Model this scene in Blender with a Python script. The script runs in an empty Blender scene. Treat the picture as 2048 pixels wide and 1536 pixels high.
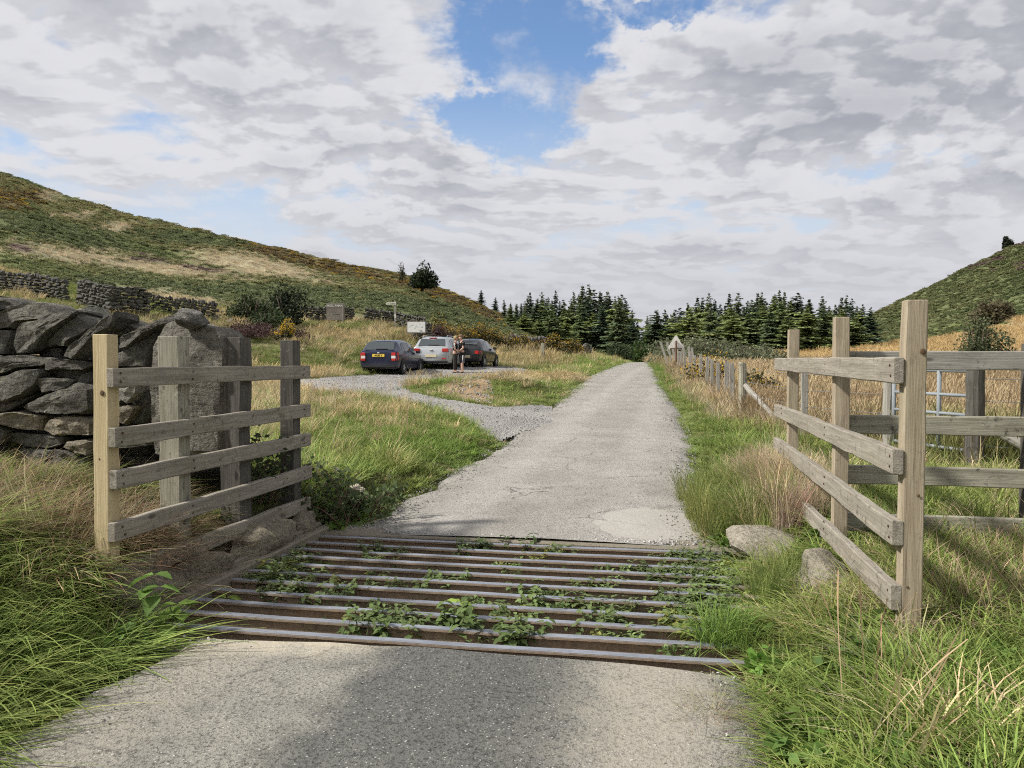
import bpy, bmesh, math, random
import numpy as np
from mathutils import Vector, Matrix

# ------------------------------------------------------------------ camera, sky, sun, exposure
SC = bpy.context.scene
COL = SC.collection
rad = math.radians
CAM_Z, YAW, PITCH, FPX = 1.5, rad(11.0), math.atan(46 / 1657), 1657.0
cam = bpy.data.objects.new("camera", bpy.data.cameras.new("camera"))
COL.objects.link(cam)
cam.location = (0, 0, CAM_Z)
cam.rotation_euler = (math.pi / 2 - PITCH, 0, YAW)
cam.data.sensor_fit = 'HORIZONTAL'
cam.data.sensor_width = 36
cam.data.lens = 36 * FPX / 2048
cam.data.clip_start = 0.05
cam.data.clip_end = 9000
SC.camera = cam

SUN_EL, SUN_AZ = rad(42), rad(248)          # compass-like: azimuth from +Y clockwise (left-behind the camera)
to_sun = Vector((math.sin(SUN_AZ) * math.cos(SUN_EL), math.cos(SUN_AZ) * math.cos(SUN_EL), math.sin(SUN_EL)))
sun = bpy.data.objects.new("sun", bpy.data.lights.new("sun", 'SUN'))
COL.objects.link(sun)
sun.data.energy = 2.9
sun.data.angle = rad(5)
sun.data.color = (1.0, 0.96, 0.89)
sun.rotation_euler = to_sun.to_track_quat('Z', 'Y').to_euler()

SC.view_settings.view_transform = 'Standard'
SC.view_settings.look = 'None'
SC.view_settings.gamma = 1
SC.view_settings.use_curve_mapping = False
SC.view_settings.exposure = 1.0
try:
    SC.cycles.max_bounces = 4
    SC.cycles.diffuse_bounces = 2
    SC.cycles.use_adaptive_sampling = True
    SC.cycles.adaptive_threshold = 0.02
    SC.cycles.adaptive_min_samples = 24
    SC.cycles.glossy_bounces = 2
    SC.cycles.transmission_bounces = 2
    SC.cycles.caustics_reflective = False
    SC.cycles.caustics_refractive = False
    SC.cycles.transparent_max_bounces = 4
    SC.cycles.use_denoising = False
    SC.cycles.filter_width = 1.1
except Exception:
    pass


class NT:
    """small helper round a node tree"""
    def __init__(s, tree):
        s.t = tree
        tree.nodes.clear()

    def n(s, typ, ins=None, **attrs):
        nd = s.t.nodes.new(typ)
        for k, v in attrs.items():
            setattr(nd, k, v)
        for k, v in (ins or {}).items():
            sock = nd.inputs[k]
            if isinstance(v, bpy.types.NodeSocket):
                s.t.links.new(v, sock)
            else:
                sock.default_value = v
        return nd

    def math(s, op, a, b=0.0, c=0.0, clamp=False):
        return s.n('ShaderNodeMath', {0: a, 1: b, 2: c}, operation=op, use_clamp=clamp).outputs[0]

    def ramp(s, fac, lo, hi, out0=0.0, out1=1.0, smooth=True):
        return s.n('ShaderNodeMapRange', {0: fac, 1: lo, 2: hi, 3: out0, 4: out1},
                   interpolation_type='SMOOTHSTEP' if smooth else 'LINEAR').outputs[0]

    def mix(s, fac, a, b, blend='MIX'):
        nd = s.n('ShaderNodeMix', data_type='RGBA', blend_type=blend)
        for i, v in ((0, fac), (6, a), (7, b)):
            if isinstance(v, bpy.types.NodeSocket):
                s.t.links.new(v, nd.inputs[i])
            else:
                nd.inputs[i].default_value = v if not isinstance(v, tuple) else (v + (1.0,))[:4]
        return nd.outputs[2]

    def noise(s, vec, scale, detail=4.0, rough=0.55, dist=0.0, dims='3D'):
        return s.n('ShaderNodeTexNoise', {'Vector': vec, 'Scale': scale, 'Detail': detail, 'Roughness': rough,
                                          'Distortion': dist}, noise_dimensions=dims).outputs[0]

    def comb(s, x, y, z):
        return s.n('ShaderNodeCombineXYZ', {0: x, 1: y, 2: z}).outputs[0]

    def sep(s, v):
        return s.n('ShaderNodeSeparateXYZ', {0: v}).outputs


# sky: physical sky with broken stratocumulus decks
world = bpy.data.worlds.new("World")
SC.world = world
world.use_nodes = True
w = NT(world.node_tree)
SKY_STRENGTH = 0.1
gen = w.n('ShaderNodeTexCoord').outputs['Generated']
vx, vy, vz = w.sep(gen)[:]
sky = w.n('ShaderNodeTexSky', sky_type='NISHITA', sun_disc=False, sun_elevation=SUN_EL, sun_rotation=SUN_AZ,
          air_density=1.0, dust_density=0.6, ozone_density=1.5).outputs[0]
cs, sn = math.cos(YAW), math.sin(YAW)
lat_ = w.math('ADD', w.math('MULTIPLY', vx, cs), w.math('MULTIPLY', vy, sn))
fwd_ = w.math('ADD', w.math('MULTIPLY', vx, -sn), w.math('MULTIPLY', vy, cs))
az = w.math('ARCTAN2', lat_, fwd_)
el = w.math('ARCSINE', vz)
zc = w.math('MAXIMUM', vz, 0.0)
den = w.math('ADD', zc, 0.20)
p = w.comb(w.math('DIVIDE', lat_, den), w.math('DIVIDE', fwd_, den), 0.0)
warp = w.n('ShaderNodeTexNoise', {'Vector': p, 'Scale': 1.0, 'Detail': 2.0}, noise_dimensions='2D').outputs[1]
warp = w.n('ShaderNodeVectorMath', {0: warp, 1: (0.5, 0.5, 0.5)}, operation='SUBTRACT').outputs[0]
p2 = w.n('ShaderNodeVectorMath', {0: warp, 1: (0.30, 0.22, 0.0), 2: p}, operation='MULTIPLY_ADD').outputs[0]
p2 = w.n('ShaderNodeVectorMath', {0: p2, 1: (0.95, 1.0, 1.0)}, operation='MULTIPLY').outputs[0]
big = w.sep(warp)[2]
dens = w.noise(p2, 4.3, 5.0, 0.55, 0.0, '2D')
off = w.n('ShaderNodeVectorMath', {0: p2, 1: (0.025, -0.055, 0.0)}, operation='ADD').outputs[0]
dens_up = w.noise(off, 4.3, 4.0, 0.55, 0.0, '2D')
fine = w.noise(p2, 11.0, 4.0, 0.6, 0.0, '2D')
gw = w.n('ShaderNodeTexNoise', {'Vector': w.comb(az, w.math('MULTIPLY', el, 1.4), 0.0), 'Scale': 9.0, 'Detail': 5.0, 'Roughness': 0.65}, noise_dimensions='2D').outputs[1]
gw = w.sep(gw)
gaz = w.math('ADD', az, w.math('MULTIPLY', w.math('SUBTRACT', gw[0], 0.5), 0.16))
gel = w.math('ADD', el, w.math('MULTIPLY', w.math('SUBTRACT', gw[1], 0.5), 0.12))


def blob(a0, e0, ra, re, tilt=0.0):
    da = w.math('SUBTRACT', gaz, a0)
    de = w.math('SUBTRACT', gel, e0)
    if tilt:
        da = w.math('SUBTRACT', da, w.math('MULTIPLY', de, tilt))
    q = w.math('ADD', w.math('POWER', w.math('DIVIDE', da, ra), 2.0), w.math('POWER', w.math('DIVIDE', de, re), 2.0))
    return w.math('POWER', 2.718, w.math('MULTIPLY', q, -1.0))


# the gap of blue overhead, wispy holes lower down
gap = w.math('MAXIMUM', blob(-0.022, 0.290, 0.088, 0.050), blob(0.040, 0.365, 0.098, 0.075))
gap = w.math('MAXIMUM', gap, blob(0.015, 0.450, 0.085, 0.070))
gap = w.math('MAXIMUM', gap, w.math('MULTIPLY', blob(0.150, 0.385, 0.080, 0.022), 0.8))
low = w.math('ADD', blob(-0.40, 0.155, 0.32, 0.060, 0.0), w.math('MULTIPLY', blob(0.20, 0.165, 0.16, 0.022), 0.8))
low = w.math('ADD', low, w.math('MULTIPLY', blob(0.48, 0.215, 0.13, 0.016), 0.8))
cov = w.math('ADD', w.math('MULTIPLY', dens, 0.80), w.math('MULTIPLY', big, 0.28))
cov = w.math('ADD', cov, w.math('MULTIPLY', w.math('SUBTRACT', fine, 0.5), 0.16))
cov = w.math('ADD', cov, 0.265)
cov = w.math('SUBTRACT', cov, w.math('MULTIPLY', gap, 0.66))
cov = w.math('SUBTRACT', cov, w.math('MULTIPLY', low, 0.26))
mask = w.ramp(cov, 0.29, 0.53)
wisp = w.math('MULTIPLY', w.ramp(gw[2], 0.47, 0.72), w.math('MULTIPLY', w.ramp(cov, -0.1, 0.40), 0.75))
haze_low = w.ramp(el, 0.235, 0.035)
mask = w.math('MAXIMUM', mask, wisp)
mask = w.math('MAXIMUM', mask, w.math('MULTIPLY', haze_low, 0.62))
thick = w.ramp(cov, 0.42, 0.90)
lit = w.ramp(w.math('SUBTRACT', dens, dens_up), -0.075, 0.085)
edge = w.math('SUBTRACT', 1.0, thick)
bright = w.math('ADD', w.math('MULTIPLY', lit, 0.55), w.math('MULTIPLY', edge, 0.62))
bright = w.math('ADD', bright, w.math('MULTIPLY', w.math('SUBTRACT', fine, 0.5), 0.16))
bright = w.math('SUBTRACT', bright, w.math('MULTIPLY', big, 0.55))
bright = w.ramp(bright, -0.22, 1.08)
bright = w.math('ADD', w.math('MULTIPLY', bright, w.math('SUBTRACT', 1.0, w.math('MULTIPLY', haze_low, 0.82))), w.math('MULTIPLY', haze_low, 0.54), clamp=True)
dark_c, lite_c = (0.190, 0.197, 0.224), (0.375, 0.376, 0.392)
cc = w.mix(bright, tuple(v / SKY_STRENGTH for v in dark_c), tuple(v / SKY_STRENGTH for v in lite_c))
skyc = w.mix(1.0, sky, (0.66, 0.74, 0.83), 'MULTIPLY')
horizon_pale = w.mix(w.math('MULTIPLY', w.ramp(el, 0.36, 0.10), 0.85), skyc, (3.25, 3.60, 4.05))
final = w.mix(mask, horizon_pale, cc)
bg = w.n('ShaderNodeBackground', {0: final, 1: SKY_STRENGTH})
w.n('ShaderNodeOutputWorld', {0: bg.outputs[0]})
world.cycles.sampling_method = 'NONE'

# ------------------------------------------------------------------ numeric helpers
R = random.Random(11)
rng = np.random.default_rng(11)
FH = np.array([-math.sin(YAW), math.cos(YAW), 0.0])
RT = np.array([math.cos(YAW), math.sin(YAW), 0.0])
FW = np.array([FH[0] * math.cos(PITCH), FH[1] * math.cos(PITCH), -math.sin(PITCH)])
UPV = np.array([FH[0] * math.sin(PITCH), FH[1] * math.sin(PITCH), math.cos(PITCH)])
CAMP = np.array([0, 0, CAM_Z])


def sstep(a, b, x):
    t = np.clip((np.asarray(x, float) - a) / (b - a), 0, 1)
    return t * t * (3 - 2 * t)


def vnoise(x, y, seed=0):
    x = np.asarray(x, float); y = np.asarray(y, float)
    xi = np.floor(x).astype(np.int64); yi = np.floor(y).astype(np.int64)
    fx = x - xi; fy = y - yi
    fx = fx * fx * (3 - 2 * fx); fy = fy * fy * (3 - 2 * fy)

    def h(i, j):
        n = (i * 374761393 + j * 668265263 + seed * 1274126177) & 0x7fffffff
        n = ((n ^ (n >> 13)) * 1274126177) & 0x7fffffff
        return ((n ^ (n >> 16)) & 0xffff) / 65535.0
    a = h(xi, yi) * (1 - fx) + h(xi + 1, yi) * fx
    b = h(xi, yi + 1) * (1 - fx) + h(xi + 1, yi + 1) * fx
    return a * (1 - fy) + b * fy


def fbm(x, y, seed=0, oct=4):
    s = 0; a = 0.5; t = 0
    for o in range(oct):
        s = s + a * vnoise(x * 2 ** o, y * 2 ** o, seed + o); t += a; a *= 0.5
    return s / t


def proj(X, Y, Z):
    """photograph pixel (2048 wide) and depth of world points"""
    dx, dy, dz = X, Y, Z - CAM_Z
    f = dx * FW[0] + dy * FW[1] + dz * FW[2]
    f = np.where(np.abs(f) < 1e-3, 1e-3, f)
    r = dx * RT[0] + dy * RT[1]
    u = dx * UPV[0] + dy * UPV[1] + dz * UPV[2]
    return 1024 + FPX * r / f, 768 - FPX * u / f, f


# ------------------------------------------------------------------ terrain heights (metres)
ZR_Y = np.array([-40, 7, 12, 19, 34, 40, 60, 93, 105, 125, 160, 260, 3000.])
ZR_Z = np.array([0, 0, .12, .32, .72, .84, 1.08, 1.33, 1.22, .5, .4, 2, 3.])
RE_Y = np.array([-40, 3, 7, 13, 20, 40, 93, 130, 200, 3000.])
RE_L = np.array([-2.75, -2.65, -2.80, -2.74, -2.95, -3.8, -5.0, -3.4, 4, 30])
RE_R = np.array([.5, .33, .30, .30, .07, -.8, -2.0, -.2, 8, 34])
PIT = (-2.96, 0.58, 4.06, 6.74)


def pchip(xk, yk, x):
    xk = np.asarray(xk, float); yk = np.asarray(yk, float)
    h = np.diff(xk); dl = np.diff(yk) / h
    m = np.zeros_like(yk)
    m[0], m[-1] = dl[0], dl[-1]
    for i in range(1, len(yk) - 1):
        if dl[i - 1] * dl[i] > 0:
            m[i] = 2 * dl[i - 1] * dl[i] / (dl[i - 1] + dl[i])
    x = np.clip(x, xk[0], xk[-1])
    k = np.clip(np.searchsorted(xk, x) - 1, 0, len(h) - 1)
    t = (x - xk[k]) / h[k]
    return ((1 + 2 * t) * (1 - t) ** 2 * yk[k] + t * (1 - t) ** 2 * h[k] * m[k]
            + t * t * (3 - 2 * t) * yk[k + 1] + t * t * (t - 1) * h[k] * m[k + 1])


def zr(Y):
    return pchip(ZR_Y, ZR_Z, Y)


def road_l(Y):
    return pchip(RE_Y, RE_L, Y)


def road_r(Y):
    return pchip(RE_Y, RE_R, Y)


DK = np.array([0, 5, 10, 20, 30, 36, 46, 60, 100, 150, 200, 260, 330, 400, 600, 1500, 6000.])
COLS = {  # photograph column -> heights at the depths DK
    -900: [0, .05, .60, 1.6, 2.8, 3.6, 5.6, 9, 22, 38, 52, 62, 66, 64, 50, 20, 10],
    0:    [0, .05, .55, 1.4, 2.5, 3.3, 5.2, 8, 19.2, 33.5, 45.2, 52, 54, 52, 45, 18, 10],
    120:  [0, .05, .50, 1.3, 2.3, 3.0, 4.8, 7.2, 16.5, 29.0, 40.7, 47, 49, 47, 42, 18, 10],
    250:  [0, .05, .40, 1.1, 1.9, 2.6, 4.3, 6.3, 13.6, 25.0, 36.3, 41, 42, 40, 36, 16, 10],
    380:  [0, .03, .30, .75, 1.2, 1.7, 3.7, 5.7, 12.2, 22.5, 32.6, 37, 38, 36, 30, 16, 10],
    500:  [0, .02, .18, .45, .75, 1.15, 3.1, 5.2, 11.4, 20.8, 29.7, 34, 35, 33, 28, 14, 10],
    640:  [0, 0, .12, .38, .78, 1.05, 2.7, 4.6, 10.2, 18.0, 25.3, 29, 29, 27, 22, 12, 10],
    800:  [0, 0, .10, .34, .76, .92, 2.1, 3.9, 9.3, 15.6, 21.3, 23, 23, 21, 18, 10, 10],
    900:  [0, 0, .10, .33, .76, .90, 1.6, 3.1, 7.4, 12.9, 17.2, 18.5, 18, 17, 14, 10, 10],
    1000: [0, 0, .10, .33, .75, .88, 1.25, 2.3, 5.1, 9.0, 12.0, 12.5, 12, 11, 10, 8, 8],
    1100: [0, 0, .10, .33, .75, .88, 1.05, 1.7, 3.2, 5.0, 6.5, 7, 7, 7, 7, 8, 8],
    1200: [0, 0, .10, .33, .72, .86, 1.0, 1.35, 2.0, 2.6, 3.5, 4, 5, 6, 6, 8, 8],
    1290: [0, 0, .08, .32, .66, .78, .95, 1.1, 1.3, 1.5, 2.5, 3, 4, 5, 5, 8, 8],
    1400: [0, 0, .06, .28, .55, .66, .85, 1.0, 1.3, 2.0, 3.0, 3.5, 4, 5, 6, 8, 8],
    1600: [0, .03, .12, .26, .42, .50, .65, .85, 1.5, 2.6, 3.6, 4.5, 6, 8, 9, 9, 9],
    1750: [0, .05, .16, .28, .42, .50, .65, .9, 1.9, 3.7, 5.2, 8, 14.5, 24, 24, 12, 10],
    1900: [0, .05, .18, .28, .42, .50, .70, 1.0, 2.3, 5.0, 8.5, 15.5, 28, 41.5, 44, 20, 10],
    2048: [0, .05, .18, .30, .45, .55, .80, 1.2, 3.0, 7.0, 13.0, 24, 41, 57.5, 62, 25, 10],
    2900: [0, .05, .18, .35, .6, .8, 1.3, 2.2, 8, 22, 42, 70, 95, 115, 110, 40, 10],
}
UK = np.array(sorted(COLS))
TAB = np.array([COLS[k] for k in sorted(COLS)], float)
# densify so that the surface is smooth between the measured columns and depths
_dd = np.concatenate([np.arange(0, 60, 1.0), np.arange(60, 400, 5.0), np.linspace(400, 6000, 120)])
_t1 = np.array([pchip(DK, r, _dd) for r in TAB])
_uu = np.arange(-900, 2901, 20.0)
_t2 = np.array([pchip(UK, _t1[:, j], _uu) for j in range(len(_dd))]).T
_di = np.arange(len(_dd))


def table(u, d):
    fu = np.clip((u + 900) / 20.0, 0, len(_uu) - 1.001)
    fd = np.clip(np.interp(d, _dd, _di), 0, len(_dd) - 1.001)
    i = fu.astype(int); j = fd.astype(int)
    a = fu - i; b = fd - j
    return (_t2[i, j] * (1 - a) * (1 - b) + _t2[i + 1, j] * a * (1 - b) + _t2[i, j + 1] * (1 - a) * b + _t2[i + 1, j + 1] * a * b)


MOUND = []          # (x, y, rx, ry, height) gentle mounds, filled below


def H(X, Y):
    X = np.asarray(X, float); Y = np.asarray(Y, float)
    d = np.maximum(X * FH[0] + Y * FH[1], 0.0)
    la = X * RT[0] + Y * RT[1]
    u = 1024 + FPX * la / np.maximum(d, 3.0)
    z = table(np.clip(u, -900, 2900), d)
    z = z + (fbm(X * .35, Y * .35, 3) - .5) * np.interp(d, [0, 10, 40, 80, 200, 500], [.05, .10, .28, .9, 2.4, 4.0])
    z = z + (fbm(X * .05, Y * .05, 9) - .5) * np.interp(d, [0, 50, 90, 200, 500], [0, 0, .8, 2.0, 3.0])
    # flat lane corridor
    e = np.maximum(road_l(Y) - X, X - road_r(Y))
    wgt = sstep(0.15, 1.8, e)
    z = zr(Y) * (1 - wgt) + z * wgt
    # verges stand a little proud of the lane
    z = z + .07 * sstep(.02, .5, e) * sstep(6.8, 9, Y)
    # bank under the left wing fence and stone wall
    front = 1 - sstep(3.7, 4.3, Y)
    mid = sstep(3.7, 4.3, Y) * (1 - sstep(7.2, 10.5, Y))
    z = z + front * .42 * sstep(2.85, 4.3, -X) * sstep(1.0, 3.2, Y) + mid * (.30 * sstep(3.08, 3.40, -X) + .12 * sstep(3.4, 4.4, -X))
    # bank under the right wing fence
    z = z + (.15 * sstep(.50, 1.05, X) * (1 - sstep(7.5, 10.0, Y)))
    for (mx, my, rx, ry, hh) in MOUND:
        z = z + hh * wgt * np.exp(-((X - mx) / rx) ** 2 - ((Y - my) / ry) ** 2)
    return z


def Hs(x, y):
    return float(H(np.array([x]), np.array([y]))[0])


def ray(px, py):
    return FW + RT * ((px - 1024) / FPX) + UPV * ((768 - py) / FPX)


def P(px, py, d):
    r = ray(px, py)
    return CAMP + r * (d / (r @ FH))


def G(px, py, dmin=2.0, dmax=600):
    """where the sight line of a photograph pixel meets the terrain"""
    r = ray(px, py); r = r / (r @ FH)
    ds = np.geomspace(dmin, dmax, 1500)
    pts = CAMP[None] + r[None] * ds[:, None]
    below = pts[:, 2] < H(pts[:, 0], pts[:, 1])
    k = int(np.argmax(below)) if below.any() else len(ds) - 1
    return pts[k]


def on_ground(px, d):
    """a point of the terrain in photograph column px at depth d"""
    q = CAMP + (FH + RT * ((px - 1024) / FPX)) * d
    return np.array([q[0], q[1], Hs(q[0], q[1])])


def in_poly(x, y, poly):
    x = np.asarray(x); y = np.asarray(y)
    ins = np.zeros(x.shape, bool)
    n = len(poly)
    for i in range(n):
        x1, y1 = poly[i]; x2, y2 = poly[(i + 1) % n]
        c = ((y1 > y) != (y2 > y)) & (x < (x2 - x1) * (y - y1) / (y2 - y1 + 1e-12) + x1)
        ins ^= c
    return ins


GRAVEL_PX = [(430, 757), (560, 757), (640, 757), (715, 751), (840, 737), (960, 729), (1030, 735), (1088, 746), (1060, 752),
             (960, 757), (870, 764), (805, 780), (830, 788), (900, 800), (1000, 815), (1105, 812), (1105, 842), (1000, 884), (982, 880),
             (930, 842), (850, 812), (760, 798), (680, 788), (600, 779), (500, 773), (430, 771)]
GRAVEL = [tuple(G(a, b)[:2]) for a, b in GRAVEL_PX]
DIRT_PX = [(885, 786), (915, 774), (945, 771), (975, 777), (990, 795), (985, 808), (930, 803)]
_isl = G(960, 790)
DIRT = [tuple(G(a, b)[:2]) for a, b in DIRT_PX]
MOUND += [(_isl[0] + .3, _isl[1] + 2.2, 3.0, 1.6, .38)]
_hm = on_ground(530, 41)
MOUND += [(_hm[0], _hm[1], 3.2, 2.2, .55)]


def e_road(X, Y):
    return np.maximum(road_l(Y) - X, X - road_r(Y))


FENCE_LINE = [(-2.6, 150), (-2.6, 96), (-.4, 60), (.16, 42), (1.36, 17.1), (2.0, 13.6), (3.28, 10.1), (12, 7.4), (90, -10)]


def in_field(X, Y):
    poly = FENCE_LINE + [(400, -10), (400, 400), (0, 150)]
    return in_poly(X, Y, poly)


# ------------------------------------------------------------------ object helpers
def prop(o, label=None, cat=None, group=None, kind=None):
    for k, v in (("label", label), ("category", cat), ("group", group), ("kind", kind)):
        if v:
            o[k] = v
    return o


def link(o, parent=None):
    COL.objects.link(o)
    if parent is not None:
        o.parent = parent
    return o


def mesh_np(name, V, F, smooth=False):
    me = bpy.data.meshes.new(name)
    V = np.asarray(V, np.float32)
    if isinstance(F, np.ndarray):
        nf, k = F.shape
        me.vertices.add(len(V)); me.vertices.foreach_set("co", V.ravel())
        me.loops.add(nf * k); me.loops.foreach_set("vertex_index", F.astype(np.int32).ravel())
        me.polygons.add(nf)
        me.polygons.foreach_set("loop_start", np.arange(0, nf * k, k, dtype=np.int32))
        me.polygons.foreach_set("loop_total", np.full(nf, k, np.int32))
        me.update(calc_edges=True)
    else:
        me.from_pydata([tuple(map(float, v)) for v in V], [], F)
        me.update()
    if smooth:
        me.polygons.foreach_set("use_smooth", np.ones(len(me.polygons), bool))
    return me


def vcol(me, arr, name="vc"):
    a = me.attributes.new(name, 'FLOAT_COLOR', 'POINT')
    arr = np.asarray(arr, np.float32)
    if arr.shape[1] == 3:
        arr = np.concatenate([arr, np.ones((len(arr), 1), np.float32)], 1)
    a.data.foreach_set("color", arr.ravel())
    return me


def obj(name, me, m=None, parent=None, loc=None, rot=None, scale=None):
    o = bpy.data.objects.new(name, me)
    link(o, parent)
    if m is not None and me is not None and len(me.materials) == 0:
        me.materials.append(m)
    if loc is not None:
        o.location = tuple(float(v) for v in loc)
    if rot is not None:
        o.rotation_euler = rot
    if scale is not None:
        o.scale = scale if not isinstance(scale, (int, float)) else (scale,) * 3
    return o


def empty(name, loc, rz=0.0, label=None, cat=None, group=None):
    o = bpy.data.objects.new(name, None)
    link(o)
    o.empty_display_size = 0.1
    o.location = tuple(float(v) for v in loc)
    o.rotation_euler = (0, 0, rz)
    return prop(o, label, cat, group)


def bm_mesh(bm, name, smooth=False):
    me = bpy.data.meshes.new(name)
    bm.normal_update()
    bm.to_mesh(me); bm.free()
    if smooth:
        me.polygons.foreach_set("use_smooth", np.ones(len(me.polygons), bool))
    return me


def bm_box(bm, c, s, rot=None):
    M = Matrix.Translation(Vector(c))
    if rot is not None:
        M = M @ rot
    M = M @ Matrix.Diagonal((s[0], s[1], s[2], 1))
    return bmesh.ops.create_cube(bm, size=1.0, matrix=M)['verts']


def bm_cyl(bm, a, b, r1, r2=None, seg=12, cap=True):
    a = Vector(a); b = Vector(b); r2 = r1 if r2 is None else r2
    q = (b - a).to_track_quat('Z', 'Y').to_matrix().to_4x4()
    M = Matrix.Translation((a + b) / 2) @ q
    return bmesh.ops.create_cone(bm, cap_ends=cap, segments=seg, radius1=r1, radius2=r2, depth=(b - a).length, matrix=M)['verts']


def tube(bm, pts, radii, seg=6):
    pts = [Vector(p_) for p_ in pts]
    rings = []
    for i, p_ in enumerate(pts):
        t = (pts[min(i + 1, len(pts) - 1)] - pts[max(i - 1, 0)])
        q = t.to_track_quat('Z', 'Y')
        r = radii if isinstance(radii, (int, float)) else radii[i]
        rings.append([bm.verts.new(p_ + q @ Vector((r * math.cos(6.2832 * k / seg), r * math.sin(6.2832 * k / seg), 0))) for k in range(seg)])
    for a, b in zip(rings[:-1], rings[1:]):
        for k in range(seg):
            bm.faces.new((a[k], a[(k + 1) % seg], b[(k + 1) % seg], b[k]))
    bm.faces.new(rings[0][::-1]); bm.faces.new(rings[-1])


# ------------------------------------------------------------------ materials
def new_mat(name):
    m = bpy.data.materials.new(name)
    m.use_nodes = True
    return m, NT(m.node_tree)


def finish(nt, shader, disp=None):
    nt.n('ShaderNodeOutputMaterial', {0: shader})


def bsdf(nt, col, rough=.8, metal=0.0, spec=.3, normal=None, **kw):
    ins = {'Base Color': col if isinstance(col, bpy.types.NodeSocket) else tuple(col) + (1,), 'Roughness': rough, 'Metallic': metal,
           'Specular IOR Level': spec}
    if normal is not None:
        ins['Normal'] = normal
    ins.update(kw)
    return nt.n('ShaderNodeBsdfPrincipled', ins).outputs[0]


def bump(nt, h, strength=.4, dist=.01):
    return nt.n('ShaderNodeBump', {'Height': h, 'Strength': strength, 'Distance': dist}).outputs[0]


def simple(name, col, rough=.6, metal=0.0, spec=.4, var=.12, scale=8.0, **kw):
    m, nt = new_mat(name)
    tc = nt.n('ShaderNodeTexCoord').outputs['Object']
    f = nt.noise(tc, scale, 4)
    c = nt.mix(f, tuple(v * (1 - var) for v in col), tuple(min(1, v * (1 + var)) for v in col))
    finish(nt, bsdf(nt, c, rough, metal, spec, **kw))
    return m


def wood_mat(name, base, dark, light, lichen=0.0, grain=1.0, green=0.0):
    m, nt = new_mat(name)
    tc = nt.n('ShaderNodeTexCoord').outputs['Object']
    ri = nt.n('ShaderNodeObjectInfo').outputs['Random']
    sh = nt.n('ShaderNodeVectorMath', {0: tc, 1: nt.comb(nt.math('MULTIPLY', ri, 37.0), nt.math('MULTIPLY', ri, 11.0), nt.math('MULTIPLY', ri, 5.0))}, operation='ADD').outputs[0]
    g1 = nt.noise(nt.n('ShaderNodeMapping', {0: sh, 3: (1.3, 26, 26)}).outputs[0], 1.0, 6, .65, 1.0)
    g2 = nt.noise(nt.n('ShaderNodeMapping', {0: sh, 3: (3.5, 110, 110)}).outputs[0], 1.0, 4, .6, .4)
    blotch = nt.noise(sh, 3.2, 5, .6)
    knot = nt.n('ShaderNodeTexVoronoi', {'Vector': nt.n('ShaderNodeMapping', {0: sh, 3: (2.2, 6, 6)}).outputs[0], 'Scale': 1.0}).outputs[0]
    c = nt.mix(nt.ramp(g1, .30, .72), dark, light)
    c = nt.mix(.45, c, base)
    c = nt.mix(nt.math('MULTIPLY', nt.ramp(g2, .52, .72), .45 * grain), c, tuple(v * .45 for v in dark))
    c = nt.mix(nt.math('MULTIPLY', nt.ramp(blotch, .5, .75), .45), c, tuple(v * .62 for v in base))
    c = nt.mix(nt.math('MULTIPLY', nt.ramp(knot, .13, .05), .75), c, tuple(v * .4 for v in dark))
    if green:
        gn = nt.noise(sh, 1.7, 4, .6)
        c = nt.mix(nt.math('MULTIPLY', nt.ramp(gn, .45, .7), green), c, (.16, .17, .085))
    if lichen:
        ln = nt.noise(sh, 16, 6, .7)
        c = nt.mix(nt.math('MULTIPLY', nt.ramp(ln, .56, .66), lichen), c, (.055, .05, .04))
        l2 = nt.noise(sh, 23, 5, .65, .3)
        c = nt.mix(nt.math('MULTIPLY', nt.ramp(l2, .60, .68), lichen * .7), c, (.42, .42, .34))
    hgt = nt.math('ADD', g1, nt.math('MULTIPLY', g2, .8))
    finish(nt, bsdf(nt, c, .86, 0, .2, bump(nt, hgt, .55, .006)))
    return m


W_GREY = wood_mat("weathered_grey_wood", (.285, .255, .21), (.16, .14, .115), (.40, .365, .305), 0.55, 1.0, .16)
W_TAN = wood_mat("tan_softwood", (.36, .30, .215), (.24, .19, .13), (.46, .395, .29), 0.22, 1.0, .2)
W_NEW = wood_mat("fresh_softwood", (.52, .42, .245), (.40, .31, .165), (.60, .50, .32), 0.0, .45, .12)
W_DARK = wood_mat("dark_old_wood", (.10, .092, .08), (.045, .04, .035), (.16, .15, .13), .35)
W_LICHEN = wood_mat("lichened_wood", (.30, .285, .22), (.15, .135, .10), (.44, .42, .34), .8)
W_POST = wood_mat("silver_stake_wood", (.30, .285, .25), (.17, .155, .13), (.42, .405, .36), .45)


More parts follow.
